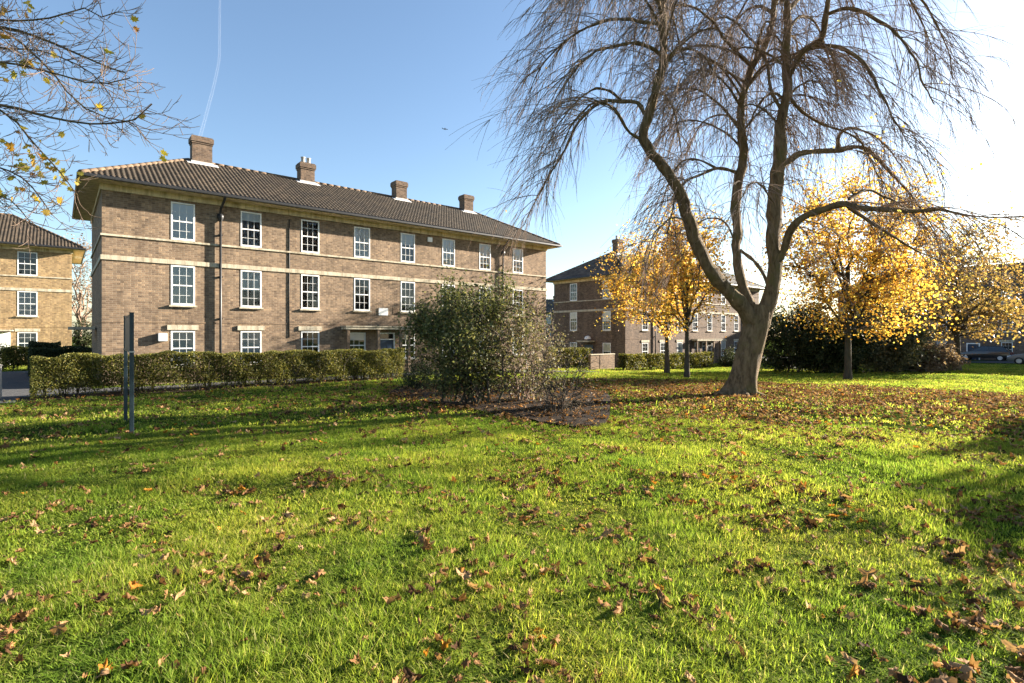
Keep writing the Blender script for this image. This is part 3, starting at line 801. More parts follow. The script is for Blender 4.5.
# --- trees in the left gap
b = np.array([*P(80, 335, 62)[:2], 0]); b[2] = terr(b[0], b[1]); c, r = crown_from(62, 108, 240, 335, b)
leafy('bare_tree', 'brown almost leafless tree in the gap between the left two blocks', 'tree', b, 2.0, .25, c, r, 10, 380, 6, .16, M['leaf_brown'], M['twig'], 51)
b = np.array([*P(86, 335, 48)[:2], 0]); b[2] = terr(b[0], b[1]); c, r = crown_from(72, 100, 320, 352, b)
leafy('dark_shrub', 'dark round shrub in the gap between the left two blocks', 'shrub', b, .2, .06, c, r, 8, 150, 20, .16, M['leaf_darkgreen'], M['bark_dark'], 52, template=LEAF_OVAL, bottom=-1, stems=6, crown_name='foliage')
# --- trees standing out of frame to the right, whose shade lies on the lawn
b = np.array([24.2, 13.3, 0]); b[2] = terr(24.2, 13.3)
leafy('evergreen_tree', 'dense evergreen tree beyond the right edge, shading the lawn', 'tree', b, 2.2, .3, (0, 0, 4.6), (3.1, 3.1, 1.75), 12, 1000, 40, .27, M['leaf_darkgreen'], M['bark_dark'], 61, template=LEAF_OVAL, bottom=-.95)

# --- hedges
def hedge(label, p0, p1, q0, q1, h, leaf, seed, dens=900, size=.05, stems=True, zoff=0, ragged=.075, group='clipped hedges', bare=.2):
    rg = np.random.default_rng(seed)
    ctr = pq((p0 + p1) / 2, (q0 + q1) / 2); z0 = float(terr(*ctr))
    root = empty('hedge', (ctr[0], ctr[1], z0 + zoff), 0, label=label, cat='hedge', group=group)
    L, W = p1 - p0, q1 - q0
    areas = {'f': L * h, 'b': L * h, 't': L * W, 'l': W * h, 'r': W * h}
    pos = []
    for k, A in areas.items():
        n = int(A * dens); u, v = rg.uniform(0, 1, n), rg.uniform(0, 1, n); dpt = np.abs(rg.normal(0, .07, n)) - .03
        if k in 'fb':
            keep = rg.uniform(0, 1, n) < np.clip((v * h - .02) / (bare + .2 * np.sin(u * L * 2.2) ** 2), .06, 1); u, v, dpt = u[keep], v[keep], dpt[keep]
        if k == 'f': q = np.stack([p0 + u * L, q0 + dpt, v * h], -1)
        elif k == 'b': q = np.stack([p0 + u * L, q1 - dpt, v * h], -1)
        elif k == 't': q = np.stack([p0 + u * L, q0 + v * W, h - dpt], -1)
        elif k == 'l': q = np.stack([p0 + dpt, q0 + u * W, v * h], -1)
        else: q = np.stack([p1 - dpt, q0 + u * W, v * h], -1)
        pos.append(q)
    q = np.concatenate(pos)
    bulge = ragged * np.sin(q[:, 0] * 2.1 + 1.3 * np.sin(q[:, 0] * .7)) + ragged * .6 * np.sin(q[:, 0] * 5.3 + q[:, 2] * 4)
    q[:, 1] += bulge * np.where(q[:, 1] < (q0 + q1) / 2, 1, -1); q[:, 2] += (.6 * bulge + .02 * np.sin(q[:, 0] * 9)) * (q[:, 2] / h)
    rnd_r = np.array([pq(a, c_) for a, c_ in q[:, :2]]) if len(q) < 10 else np.stack([.764 * q[:, 0] - .645 * q[:, 1], .645 * q[:, 0] + .764 * q[:, 1]], -1)
    zt = terr(rnd_r[:, 0], rnd_r[:, 1]) - z0
    w = np.c_[rnd_r - ctr, q[:, 2] + zt * (1 - q[:, 2] / h * .3)]
    link('foliage', leaves_mesh('hedge_leaves', w, size * rg.uniform(.6, 1.3, len(w)), rg, LEAF_OVAL), leaf, root)
    if stems:
        paths = []
        for i in range(int(L * 5)):
            a, c_ = rg.uniform(p0 + .1, p1 - .1), rg.uniform(q0 + .15, q1 - .15)
            for _ in range(4):
                e = pq(a + rg.normal(0, .18), c_ + rg.normal(0, .18)); s0 = pq(a, c_); zz = float(terr(*s0)) - z0
                paths.append((branch_path([s0[0] - ctr[0], s0[1] - ctr[1], zz - .05], [e[0] - ctr[0], e[1] - ctr[1], zz + h * rg.uniform(.6, .95)], rg, n=5, wob=.04), np.linspace(.018, .006, 5)))
        link('branchwork', tubes_mesh('branchwork', paths, 4), M['bark_dark'], root)
        # dense inner growth that stops light passing straight through
        core = []
        n = int(L * W * h * 1500); q = np.stack([rg.uniform(p0 + .06, p1 - .06, n), rg.uniform(q0 + .08, q1 - .08, n), rg.uniform(.22 * h, h * .97, n)], -1)
        xy = np.stack([.764 * q[:, 0] - .645 * q[:, 1], .645 * q[:, 0] + .764 * q[:, 1]], -1)
        core = np.c_[xy - ctr, q[:, 2] + terr(xy[:, 0], xy[:, 1]) - z0]
        link('inner_growth', leaves_mesh('inner', core, size * 1.5 * rg.uniform(.6, 1.3, n), rg, LEAF_OVAL), leaf, root)
    return root
hedge('long waist high clipped hedge running along the front of the brown block', HP0, HP1, HEDGE_Q, HEDGE_Q + .8, 1.3, M['leaf_hedge'], 71, dens=1500)
# left: small hedge beyond the path, two dark flat-topped hedges
g1 = ground_at(14, 371); pA, qA = D1 @ g1[:2], D2 @ g1[:2]
hedge('short sunlit hedge beyond the dark path at far left', p_at(2, qA), p_at(29, qA), qA, qA + .8, 1.25, M['leaf_hedge'], 72, dens=700, size=.07)
g2 = P(62, 352, 26); qA = D2 @ g2[:2]
hedge('dark flat topped hedge below the yellow brick block', p_at(29, qA), p_at(95, qA), qA, qA + 1.0, 1.35, M['leaf_darkgreen'], 73, dens=500, size=.08)
hedge('upper dark hedge stepping up behind the other dark hedge at left', p_at(29, qA + 2.5), p_at(60, qA + 2.5), qA + 2.5, qA + 3.6, 1.6, M['leaf_darkgreen'], 74, dens=400, size=.08)
# right: in front of block two
qB = D2 @ b2o - 3.2; pB = p_at(626, qB) + .4; pE = p_at(714, qB)
hedge('hedge under the ground floor windows behind two yellow trees', pB - .4, pE, qB, qB + .8, 1.25, M['leaf_hedge'], 75, dens=260, size=.09)
g4 = P(592, 350, 41); pC, qC = D1 @ g4[:2], D2 @ g4[:2]
hedge('short thick hedge end beside the low brick wall', pC - 5.5, pC, qC, qC + 1.6, 1.5, M['leaf_hedge'], 76, dens=260, size=.09)
b = P(726, 367, 47); b[2] = terr(b[0], b[1]); c, r = crown_from(716, 737, 347, 367, b)
leafy('dark_shrub', 'dark rounded bush left of the bare tree trunk by the far block', 'shrub', b, .1, .04, c, r, 8, 110, 18, .12, M['leaf_darkgreen'], M['bark_dark'], 77, template=LEAF_OVAL, bottom=-1, stems=6, crown_name='foliage')
b = ground_at(0, 368); c, r = crown_from(-8, 5, 344, 368, b)
leafy('dark_shrub', 'dark upright bush cut by the left edge of the picture', 'shrub', b, .1, .04, c, r, 8, 110, 18, .1, M['leaf_darkgreen'], M['bark_dark'], 78, template=LEAF_OVAL, bottom=-1, stems=6, crown_name='foliage')

# low brick wall (bin store)
g5 = P(607.5, 368.5, 41); g5[2] = terr(g5[0], g5[1]); rt = empty('brick_wall', (*g5[:2], g5[2]), ROT, label='low brick bin store wall with stone coping beside the short hedge', cat='wall')
MB().box(-.85, .85, 0, .24, -.3, 1.12).box(-1.9, -.852, .02, .24, -.3, 1.12).build('wall_face', M['brick'], rt)
MB().box(-1.92, .88, -.03, .27, 1.122, 1.2).build('coping', M['stone'], rt, bevel=.01)

# ------------------------------------------------------------------ the weeping tree
def weeping_tree():
    rg = np.random.default_rng(5)
    T0 = ground_at(740, 395); Y0 = T0[1]
    root = empty('weeping_tree', T0, 0, label='tall bare weeping beech with three main stems on the leaf strewn lawn', cat='tree')
    def W(px, py, dy=0): return P(px, py, Y0 + dy) - T0
    def stem(pts, rad, n): 
        pts = np.array([W(*q) for q in pts]); d = np.concatenate([[0], np.cumsum(np.linalg.norm(np.diff(pts, axis=0), axis=1))])
        s = np.linspace(0, d[-1], n); q = resample(pts, n)
        if isinstance(rad, dict):
            zs = [-k for k in rad]; py = HY - (q[:, 2] + T0[2] - EYE) * F / (q[:, 1] + Y0)
            return q, np.interp(-py, zs, list(rad.values()))
        return q, np.interp(s, np.linspace(0, d[-1], len(rad)), rad)
    # trunk with root flare
    tp = [(736, 404), (738, 396), (741, 385), (745, 368), (750, 348), (755, 330), (758, 316), (760, 306)]
    tpts = resample([W(*q) for q in tp], 26); tz = tpts[:, 2]
    trad = np.interp(tz, [-.4, 0, .25, .6, 1.2, 2.2, 2.9], [.56, .46, .40, .36, .335, .34, .30])
    V, Q = tube_np(tpts, trad, 28)
    V = V.reshape(26, 28, 3); ang = np.arange(28) * 2 * PI / 28
    for i in range(26):
        fl = math.exp(-max(tz[i], 0) / .35)
        k = 1 + fl * (.20 * np.sin(5 * ang + .6) + .14 * np.sin(3 * ang + 2)) + .035 * np.sin(7 * ang + 3 * tz[i]) + .025 * np.sin(4 * ang - 2 * tz[i])
        V[i] = tpts[i] + (V[i] - tpts[i]) * k[:, None]
    link('trunk', mesh_np('trunk', V.reshape(-1, 3), Q, smooth=True), M['bark'], root)
    # root toes
    roots = []
    for a, L, r in ((3.4, 1.0, .2), (2.7, .8, .15), (4.6, .9, .16), (.2, .6, .16), (5.6, .8, .15), (1.2, .8, .15)):
        d = np.array([math.cos(a), math.sin(a), 0]); roots.append((np.array([d * .12 + [0, 0, .34], d * .34 + [0, 0, .07], d * (.36 + L * .4) + [0, 0, -.05], d * (.4 + L * .8) + [0, 0, -.2]]), np.array([r * .85, r * .85, r * .6, r * .3])))
    for q in roots: link('root', tubes_mesh('root', [(resample(q[0], 8), np.interp(np.linspace(0, 1, 8), np.linspace(0, 1, 4), q[1]))], 10), M['bark'], root)
    S = []
    S.append(stem([(757, 326), (750, 318, -.02), (741, 305, -.1), (727, 290, -.2), (712, 272, -.4), (700, 250, -.5), (690, 222, -.7), (679, 190, -.9), (665, 169, -1), (652, 153, -1.1), (644, 138, -1.2), (648, 118, -1.3),
                   (655, 95, -1.4), (661, 67, -1.5), (663, 38, -1.6), (662, 5, -1.7), (668, -40, -1.8), (680, -95, -1.7), (690, -150, -1.6)], {335: .28, 318: .25, 300: .20, 250: .165, 190: .15, 140: .13, 100: .10, 40: .085, 0: .075, -90: .05, -160: .02}, 60))
    S.append(stem([(758, 325, .05), (752, 312, .1), (743, 287, .2), (737, 261, .35), (737, 233, .5), (736, 202, .6), (739, 177, .7), (744, 161, .8), (742, 136, .9), (741, 122, 1), (743, 99, 1.1), (749, 76, 1.2), (754, 63, 1.2),
                   (766, 44, 1.4), (772, 25, 1.5), (774, 0, 1.6), (770, -50, 1.7), (760, -110, 1.6), (764, -170, 1.5)], {335: .22, 315: .17, 290: .14, 240: .13, 180: .13, 150: .12, 120: .11, 70: .095, 30: .085, 0: .07, -90: .05, -180: .02}, 60))
    S.append(stem([(760, 325, -.02), (765, 310, -.04), (770, 297, -.08), (775, 268, -.1), (773, 233, -.15), (775, 201, -.2), (777, 181, -.25), (780, 151, -.3), (780, 122, -.3), (787, 95, -.3), (787, 76, -.3), (785, 48, -.35),
                   (788, 19, -.4), (787, -10, -.4), (795, -70, -.5), (800, -130, -.5), (798, -190, -.5)], {335: .28, 315: .24, 295: .205, 240: .19, 180: .18, 150: .17, 120: .145, 80: .125, 40: .10, 0: .08, -100: .05, -200: .02}, 60))
    def lumpy(q):
        pts, rad = q; k = np.arange(len(pts)); pts = pts.copy(); pts[8:] += (rg.normal(0, .018, (len(pts), 3)))[8:]
        V, Q = tube_np(pts, rad * (1 + .06 * np.sin(k * 1.7 + rg.uniform(0, 6)) + .04 * rg.normal(size=len(pts))), 16)
        V = V.reshape(len(pts), 16, 3); a = np.arange(16) * 2 * PI / 16
        f = 1 + .07 * np.sin(2 * a[None] + .35 * k[:, None]) + .05 * np.sin(5 * a[None] - .22 * k[:, None])
        return mesh_np('main_stem', (pts[:, None] + (V - pts[:, None]) * f[..., None]).reshape(-1, 3), Q, smooth=True)
    for q in S: link('main_stem', lumpy(q), M['bark'], root)
    # limbs traced where the photograph shows them; each gets its own depth
    Ls = []
    def limb(pts, r0, r1, n=22): Ls.append(stem(pts, [r0, (r0 + r1) * .55, r1], n))
    limb([(772, 268, -.1), (784, 250, -.3), (789, 233, -.5), (801, 219, -.8), (822, 210, -1.1), (844, 203, -1.4), (866, 209, -1.8), (911, 211, -2.3), (940, 210, -2.6), (971, 215, -2.8), (1018, 219, -3)], .115, .006, 36)
    limb([(844, 203, -1.4), (862, 216, -1.2), (879, 228, -1.1), (905, 244, -1), (942, 262, -.9)], .055, .01)
    limb([(849, 199, -1.4), (870, 190, -1), (900, 205, -.4), (930, 232, .2)], .045, .01)
    limb([(781, 166, -.3), (789, 161, -.1), (802, 153, .2), (837, 151, .6), (862, 147, 1.1), (889, 172, 1.5), (921, 206, 1.9), (936, 232, 2)], .095, .012, 30)
    limb([(838, 151, .6), (839, 136, .7), (852, 128, .9), (880, 140, 1.2), (905, 170, 1.5)], .05, .01)
    limb([(787, 78, -.3), (795, 64, -.4), (806, 50, -.6), (821, 40, -.9), (826, 15, -1.1), (832, -20, -1.2), (850, -60, -1.5), (880, -70, -1.8)], .10, .03, 26)
    limb([(806, 50, -.6), (821, 46, -.8), (841, 48, -1.1), (863, 64, -1.5), (889, 106, -2), (910, 150, -2.4)], .06, .01)
    limb([(787, 92, -.3), (799, 109, -.2), (818, 122, 0), (844, 132, .3), (870, 155, .7), (885, 190, .9)], .045, .009)
    limb([(826, 15, -1.1), (850, 8, -1.4), (885, 25, -1.8), (915, 60, -2.2), (935, 105, -2.4)], .05, .01)
    limb([(832, -20, -1.2), (870, -30, -.6), (915, -5, 0), (945, 40, .4), (955, 80, .5)], .05, .01)
    limb([(788, 10, -.4), (815, -15, .4), (860, -35, 1.2), (910, 0, 1.9), (935, 60, 2.3)], .06, .012)
    limb([(642, 140, -1.2), (629, 132, -1.3), (621, 119, -1.4), (611, 106, -1.6), (592, 104, -1.8), (570, 128, -2.1), (552, 170, -2.3)], .045, .01)
    limb([(647, 120, -1.3), (638, 103, -1.1), (622, 101, -.9), (600, 101, -.6), (584, 116, -.4), (564, 155, -.2), (535, 195, 0), (524, 225, .1)], .058, .010, 28)
    limb([(622, 101, -.9), (607, 90, -1.2), (588, 92, -1.5), (565, 115, -1.8), (545, 150, -2)], .035, .008)
    limb([(662, 56, -1.55), (653, 49, -1.6), (640, 44, -1.8), (625, 43, -2.1), (597, 51, -2.6), (570, 78, -3), (548, 110, -3.2)], .05, .009)
    limb([(660, 24, -1.6), (640, 22, -1.3), (629, 19, -1), (600, 22, -.5), (564, 42, -.1), (540, 70, .2), (528, 100, .3)], .05, .009)
    limb([(663, 10, -1.7), (640, -20, -1.4), (605, -25, -1), (570, 0, -.5), (548, 35, 0)], .05, .01)
    limb([(668, -40, -1.8), (640, -55, -2.4), (600, -45, -3), (570, -10, -3.5)], .05, .01)
    limb([(740, 174, .7), (732, 171, .6), (716, 168, .3), (701, 174, .0), (689, 181, -.2), (676, 200, -.4), (664, 232, -.5)], .055, .012)
    limb([(716, 168, .3), (699, 160, .6), (683, 161, .9), (672, 176, 1.1), (660, 210, 1.2)], .035, .009)
    limb([(754, 68, 1.2), (737, 53, .9), (724, 40, .6), (715, 23, .3), (705, 13, 0), (690, 4, -.3), (665, 10, -.6), (640, 40, -.8)], .06, .01)
    limb([(737, 53, .9), (712, 46, 1.2), (690, 47, 1.5), (665, 62, 1.8), (645, 95, 2)], .045, .009)
    limb([(738, 250, .4), (725, 222, .2), (706, 220, 0), (690, 235, -.3), (680, 262, -.4)], .03, .008)
    limb([(740, 250, .4), (755, 262, .3), (764, 275, .2), (768, 290, .1)], .05, .05, 10)
    limb([(785, 116, -.3), (778, 104, -.2), (770, 88, 0), (766, 63, .4), (752, 40, .9), (735, 20, 1.3), (715, 20, 1.7), (700, 50, 1.9)], .055, .01)
    limb([(774, 205, -.2), (765, 190, -.8), (757, 182, -1.4), (745, 190, -1.9), (735, 215, -2.2)], .035, .008)
    limb([(772, 10, 1.6), (790, -20, 2.3), (820, -30, 3), (850, 0, 3.6), (868, 50, 3.9)], .06, .01)
    limb([(772, -40, 1.7), (745, -65, 2.4), (710, -60, 3.2), (680, -20, 3.8), (665, 30, 4.1)], .06, .01)
    limb([(775, 235, -.15), (790, 222, .3), (808, 236, .7), (818, 265, .9)], .028, .008)
    limb([(690, 222, -.7), (672, 218, -1.1), (655, 236, -1.5), (646, 270, -1.7)], .028, .008)
    # extra limbs in the depth direction so the crown is round
    for st, r, zs in ((S[0], .055, (.45, .95)), (S[1], .06, (.4, .95)), (S[2], .06, (.42, .95))):
        for k in range(12):
            i = int(rg.uniform(*zs) * 59); p = st[0][i]; a = rg.choice([-PI / 2, PI / 2]) + rg.normal(0, .5)
            L = rg.uniform(2.0, 3.7); d = np.array([math.cos(a), math.sin(a), 0])
            pts = [p, p + d * L * .25 + [0, 0, L * .22], p + d * L * .6 + [0, 0, L * .26], p + d * L * .9 + [0, 0, 0], p + d * L * 1.05 + [0, 0, -L * .4]]
            Ls.append((resample(pts, 18), np.linspace(r * rg.uniform(.5, .9), .009, 18)))
    for st, zs in ((S[0], (.40, .96)), (S[1], (.34, .96)), (S[2], (.36, .96))):
        for k in range(13):
            i = int(rg.uniform(*zs) * 59); p = st[0][i]; a = rg.uniform(0, 2 * PI); L = rg.uniform(1.2, 2.6); d = np.array([math.cos(a), math.sin(a), 0])
            pts = [p, p + d * L * .22 + [0, 0, L * .26], p + d * L * .55 + [0, 0, L * .46], p + d * L * .85 + [0, 0, L * .45], p + d * L * 1.1 + [0, 0, L * .2]]
            Ls.append((resample(pts, 16), np.linspace(min(.038, st[1][i] * .5), .007, 16)))
    def knobbly(q):
        pts, rad = q; n = len(pts); s_ = np.linspace(0, 1, n); amp = .05 * np.clip(np.linalg.norm(pts[-1] - pts[0]) / 3, .4, 1.5)
        w = sum(rg.normal(0, 1, (1, 3)) * np.sin(s_[:, None] * f * PI + rg.uniform(0, 6)) / f ** .8 for f in (3, 5, 8, 12)) * amp * np.sin(np.clip(s_ * 1.1, 0, 1) * PI / 2)[:, None]
        return pts + w - w[:1], rad * (1 + .14 * rg.normal(size=n) * (s_ > .02))
    Ls = [knobbly(q) for q in Ls]
    for q in Ls: link('limb', tubes_mesh('limb', [q], 8), M['bark'], root)
    # weeping branchlets and twigs
    bl, tw = [], []
    def droop(p, d, L, n, g, w):
        pts = [p]; step = L / (n - 1)
        for i in range(n - 1):
            d = d + np.array([0, 0, -g]) + rg.normal(0, w, 3); d = d / np.linalg.norm(d); p = p + d * step; pts.append(p)
        return np.array(pts)
    for pts, rad in Ls:
        L = np.linalg.norm(np.diff(pts, axis=0), axis=1).sum(); m = len(pts)
        for k in range(int(4 + L * 4.4)):
            t = rg.uniform(.14, 1) ** .8; i = min(int(t * (m - 1)), m - 2); p = pts[i] + (pts[i + 1] - pts[i]) * rg.uniform()
            tg = pts[i + 1] - pts[i]; tg = tg / np.linalg.norm(tg); out = p.copy(); out[2] = 0; out /= np.linalg.norm(out) + 1e-6
            d = tg * .65 + out * .32 + rg.normal(0, .42, 3) + [0, 0, .14]; d /= np.linalg.norm(d)
            Lb = rg.uniform(1.0, 3.3) * (1.08 - .4 * t)
            q = droop(p, d, Lb, 9, .155, .075)
            if q[-1, 2] < 2.6: continue
            bl.append((q, np.linspace(min(.012, rad[i] * .6), .004, 9)))
            for _ in range(rg.integers(6, 10)):
                j = rg.integers(1, 8); pp = q[j]; tg2 = q[j + 1] - q[j]; tg2 = tg2 / np.linalg.norm(tg2)
                dd = tg2 + rg.normal(0, .27, 3); dd /= np.linalg.norm(dd)
                tw.append((droop(pp, dd, rg.uniform(.4, 1.4), 6, .10, .06), np.linspace(.0052, .0026, 6)))
    for st in S:
        for k in range(95):
            i = rg.integers(14, 58); p = st[0][i]; a = rg.uniform(0, 2 * PI); d = np.array([math.cos(a), math.sin(a), rg.uniform(0, .8)])
            q = droop(p, d / np.linalg.norm(d), rg.uniform(.4, 1.9), 8, .22, .12); bl.append((q, np.linspace(.010, .004, 8)))
            for _ in range(4):
                j = rg.integers(1, 7); tw.append((droop(q[j], q[j + 1] - q[j] + rg.normal(0, .1, 3), rg.uniform(.3, .9), 6, .17, .1), np.linspace(.006, .003, 6)))
    link('branchlets', tubes_mesh('branchlets', bl, 4), M['twig'], root)
    link('twigs', tubes_mesh('twigs', tw, 3), M['twig'], root)
    pos = np.array([tw[i][0][-1] for i in rg.integers(0, len(tw), 26)])
    link('leaves', leaves_mesh('leaves', pos, .1 * rg.uniform(.7, 1.2, len(pos)), rg, LEAF_OVAL), M['leaf_yellow'], root)
    return root
weeping_tree()

# ------------------------------------------------------------------ maple branches reaching in at top left
def overhang():
    rg = np.random.default_rng(17)
    B = np.array([-12.0, 8.0, 0]); B[2] = terr(B[0], B[1])
    root = empty('maple_tree', B, 0, label='maple with few yellow leaves whose bare branches reach in at top left', cat='tree')
    def W(px, py, Y=7): return P(px, py, Y) - B
    tp = resample([[0, 0, -.3], [.05, 0, 1.5], [.1, .05, 3.2], [0, 0, 5.2], [.1, .1, 7.5], [0, 0, 9.5]], 24)
    k = MB(); k.tube(tp, np.interp(np.linspace(0, 1, 24), [0, .06, .4, 1], [.4, .28, .22, .06]), 14); k.build('trunk', M['bark'], root)
    def st(h): return tp[np.argmin(np.abs(tp[:, 2] - h))]
    L = []
    def limb(h, pts, r0=.05, r1=.008): 
        q = resample(np.vstack([st(h), [W(*p) for p in pts]]), 26); L.append((q, np.linspace(r0, r1, 26)))
    limb(5.6, [(-90, 18, 7.4), (0, 27, 7), (40, 38, 6.9), (80, 55, 6.8), (110, 68, 6.8), (126, 73, 6.7)])
    limb(4.4, [(-90, 100, 7.3), (0, 105, 7), (40, 115, 6.8), (75, 122, 6.7), (105, 124, 6.6), (140, 118, 6.5), (152, 104, 6.5)], .045, .007)
    limb(4.0, [(-90, 80, 7.5), (0, 110, 7.2), (35, 145, 7.1), (60, 172, 7), (78, 196, 7)], .04, .006)
    limb(3.6, [(-90, 150, 7.6), (0, 168, 7.2), (30, 185, 7.1), (52, 215, 7)], .035, .006)
    limb(6.4, [(-60, 5, 7.6), (0, 20, 7.3), (50, 18, 7.2), (85, 8, 7.1), (100, 17, 7.1), (117, 12, 7)], .035, .006)
    limb(6.0, [(-80, -5, 7), (0, 28, 6.7), (50, 70, 6.6), (70, 95, 6.5), (95, 114, 6.5), (130, 122, 6.4)], .035, .006)
    limb(5.0, [(-90, 60, 6.6), (0, 62, 6.4), (50, 72, 6.3), (95, 84, 6.2), (130, 78, 6.1)], .035, .006)
    limb(3.2, [(-90, 190, 7.4), (0, 196, 7), (30, 222, 6.9)], .03, .006)
    limb(4.6, [(-90, 40, 8), (0, 48, 7.9), (45, 52, 7.8), (90, 72, 7.8), (112, 98, 7.7)], .03, .006)
    for h, a in ((6, 2.5), (7, 4), (7.5, .5), (8, 1.8), (8.5, 5), (6.5, 3.3), (5, 3.6), (5.5, 2)):
        d = np.array([math.cos(a), math.sin(a), .7]); L.append((resample([st(h), st(h) + d * 1.2, st(h) + d * 2.3 + [0, 0, .5]], 14), np.linspace(.06, .012, 14)))
    for q in L: link('limb', tubes_mesh('limb', [q], 7), M['bark'], root)
    tw, tips = [], []
    for pts, rad in L:
        m = len(pts)
        for i in range(6, m - 1):
            for _ in range(4):
                p = pts[i] + (pts[i + 1] - pts[i]) * rg.uniform(); tg = pts[i + 1] - pts[i]; tg = tg / np.linalg.norm(tg)
                s = rg.normal(0, .75, 3); s -= tg * (s @ tg); d = tg * .8 + s; d /= np.linalg.norm(d)
                n = 7; q = [p]; ln = rg.uniform(.2, .68)
                for _k in range(n - 1): d = d + rg.normal(0, .16, 3) + [0, 0, .05]; d /= np.linalg.norm(d); q.append(q[-1] + d * ln / (n - 1))
                q = np.array(q); tw.append((q, np.linspace(.005, .0024, n))); tips.append(q[-1])
                for _k in range(3):
                    j = rg.integers(2, 6); dd = (q[j + 1] - q[j]); dd = dd / np.linalg.norm(dd) + rg.normal(0, .55, 3); dd /= np.linalg.norm(dd)
                    tw.append((np.array([q[j], q[j] + dd * .07, q[j] + dd * .14 + [0, 0, .015], q[j] + dd * .2 + [0, 0, .035]]) , np.linspace(.004, .0026, 4)))
    link('twigs', tubes_mesh('twigs', tw, 4), M['twig'], root)
    lp = []
    for (cx, cy, sx, sy, n, Y) in ((38, 152, 14, 8, 14, 7), (52, 168, 12, 8, 12, 7), (70, 182, 8, 6, 6, 6.9), (8, 148, 10, 10, 10, 7.1), (22, 165, 12, 8, 10, 7), (36, 68, 8, 6, 10, 6.8), (10, 8, 10, 6, 6, 7), (60, 25, 2, 2, 1, 7), (20, 195, 10, 5, 5, 7), (50, 205, 10, 5, 3, 7),
                                   (0, 75, 4, 5, 4, 6.8), (100, 102, 3, 3, 1, 6.5), (28, 8, 4, 4, 2, 7)):
        for _ in range(n): lp.append(W(cx + rg.normal(0, sx), cy + rg.normal(0, sy), Y + rg.normal(0, .25)))
    lp = np.array(lp)
    lp = np.vstack([lp, np.array(tips)[rg.integers(0, len(tips), 60)] - [0, 0, .05]])
    link('leaves', leaves_mesh('leaves', lp, .115 * rg.uniform(.6, 1.15, len(lp)), rg, LEAF_MAPLE, .8), leaf_mat('maple_leaf_olive', [(0, (.30, .13, .03)), (.3, (.42, .30, .05)), (.6, (.30, .28, .05)), (1, (.52, .40, .06))], .5), root)
overhang()

# ------------------------------------------------------------------ signpost
def signpost():
    a, b = ground_at(131.7, 434), ground_at(125.6, 422)
    root = empty('signpost', a, math.atan2(b[1] - a[1], b[0] - a[0]), label='dark teal two post sign seen edge on, standing on the lawn', cat='sign')
    L = float(np.linalg.norm((b - a)[:2])); top = float(P(131.5, 313.5, a[1])[2] - a[2])
    for x in (0, L):
        p = MB(); p.box(x - .033, x + .033, -.033, .033, -.2, top); po = p.build('post', M['sign_paint'], root, bevel=.006)
        MB().box(x - .037, x + .037, -.037, .037, top + .001, top + .02).build('cap', M['sign_paint'], po)
    bd = MB(); bd.box(.04, L - .04, -.012, .012, top - .66, top - .03); bo = bd.build('board', M['sign_board'], root)
    f = MB(); f.box(.037, L - .037, -.02, .02, top - .70, top - .662); f.box(.037, L - .037, -.02, .02, top - .028, top - .005); f.build('rail', M['sign_paint'], root)
    # small fixing clamps
    for x in (0, L):
        MB().box(x - .04, x + .04, -.04, .04, top - .69, top - .665).build('clamp', M['concrete'], root)
signpost()

g = ground_at(-3.5, 399); rt = empty('post', g, 0, label='grey concrete post beside the path at the left edge', cat='post')
MB().box(-.09, .09, -.09, .09, -.2, 1.0).build('shaft', M['concrete'], rt, bevel=.015)
cp = MB(); cp.box(-.1, .1, -.1, .1, 1.001, 1.04); cp.v += [(-.1, -.1, 1.04), (.1, -.1, 1.04), (.1, .1, 1.04), (-.1, .1, 1.04), (0, 0, 1.1)]
i0 = len(cp.v) - 5
for q in ((0, 1, 4), (1, 2, 4), (2, 3, 4), (3, 0, 4)): cp.f.append(tuple(i0 + t for t in q)); cp.uv.append(None); cp.sm.append(False)
cp.build('cap', M['concrete'], rt)

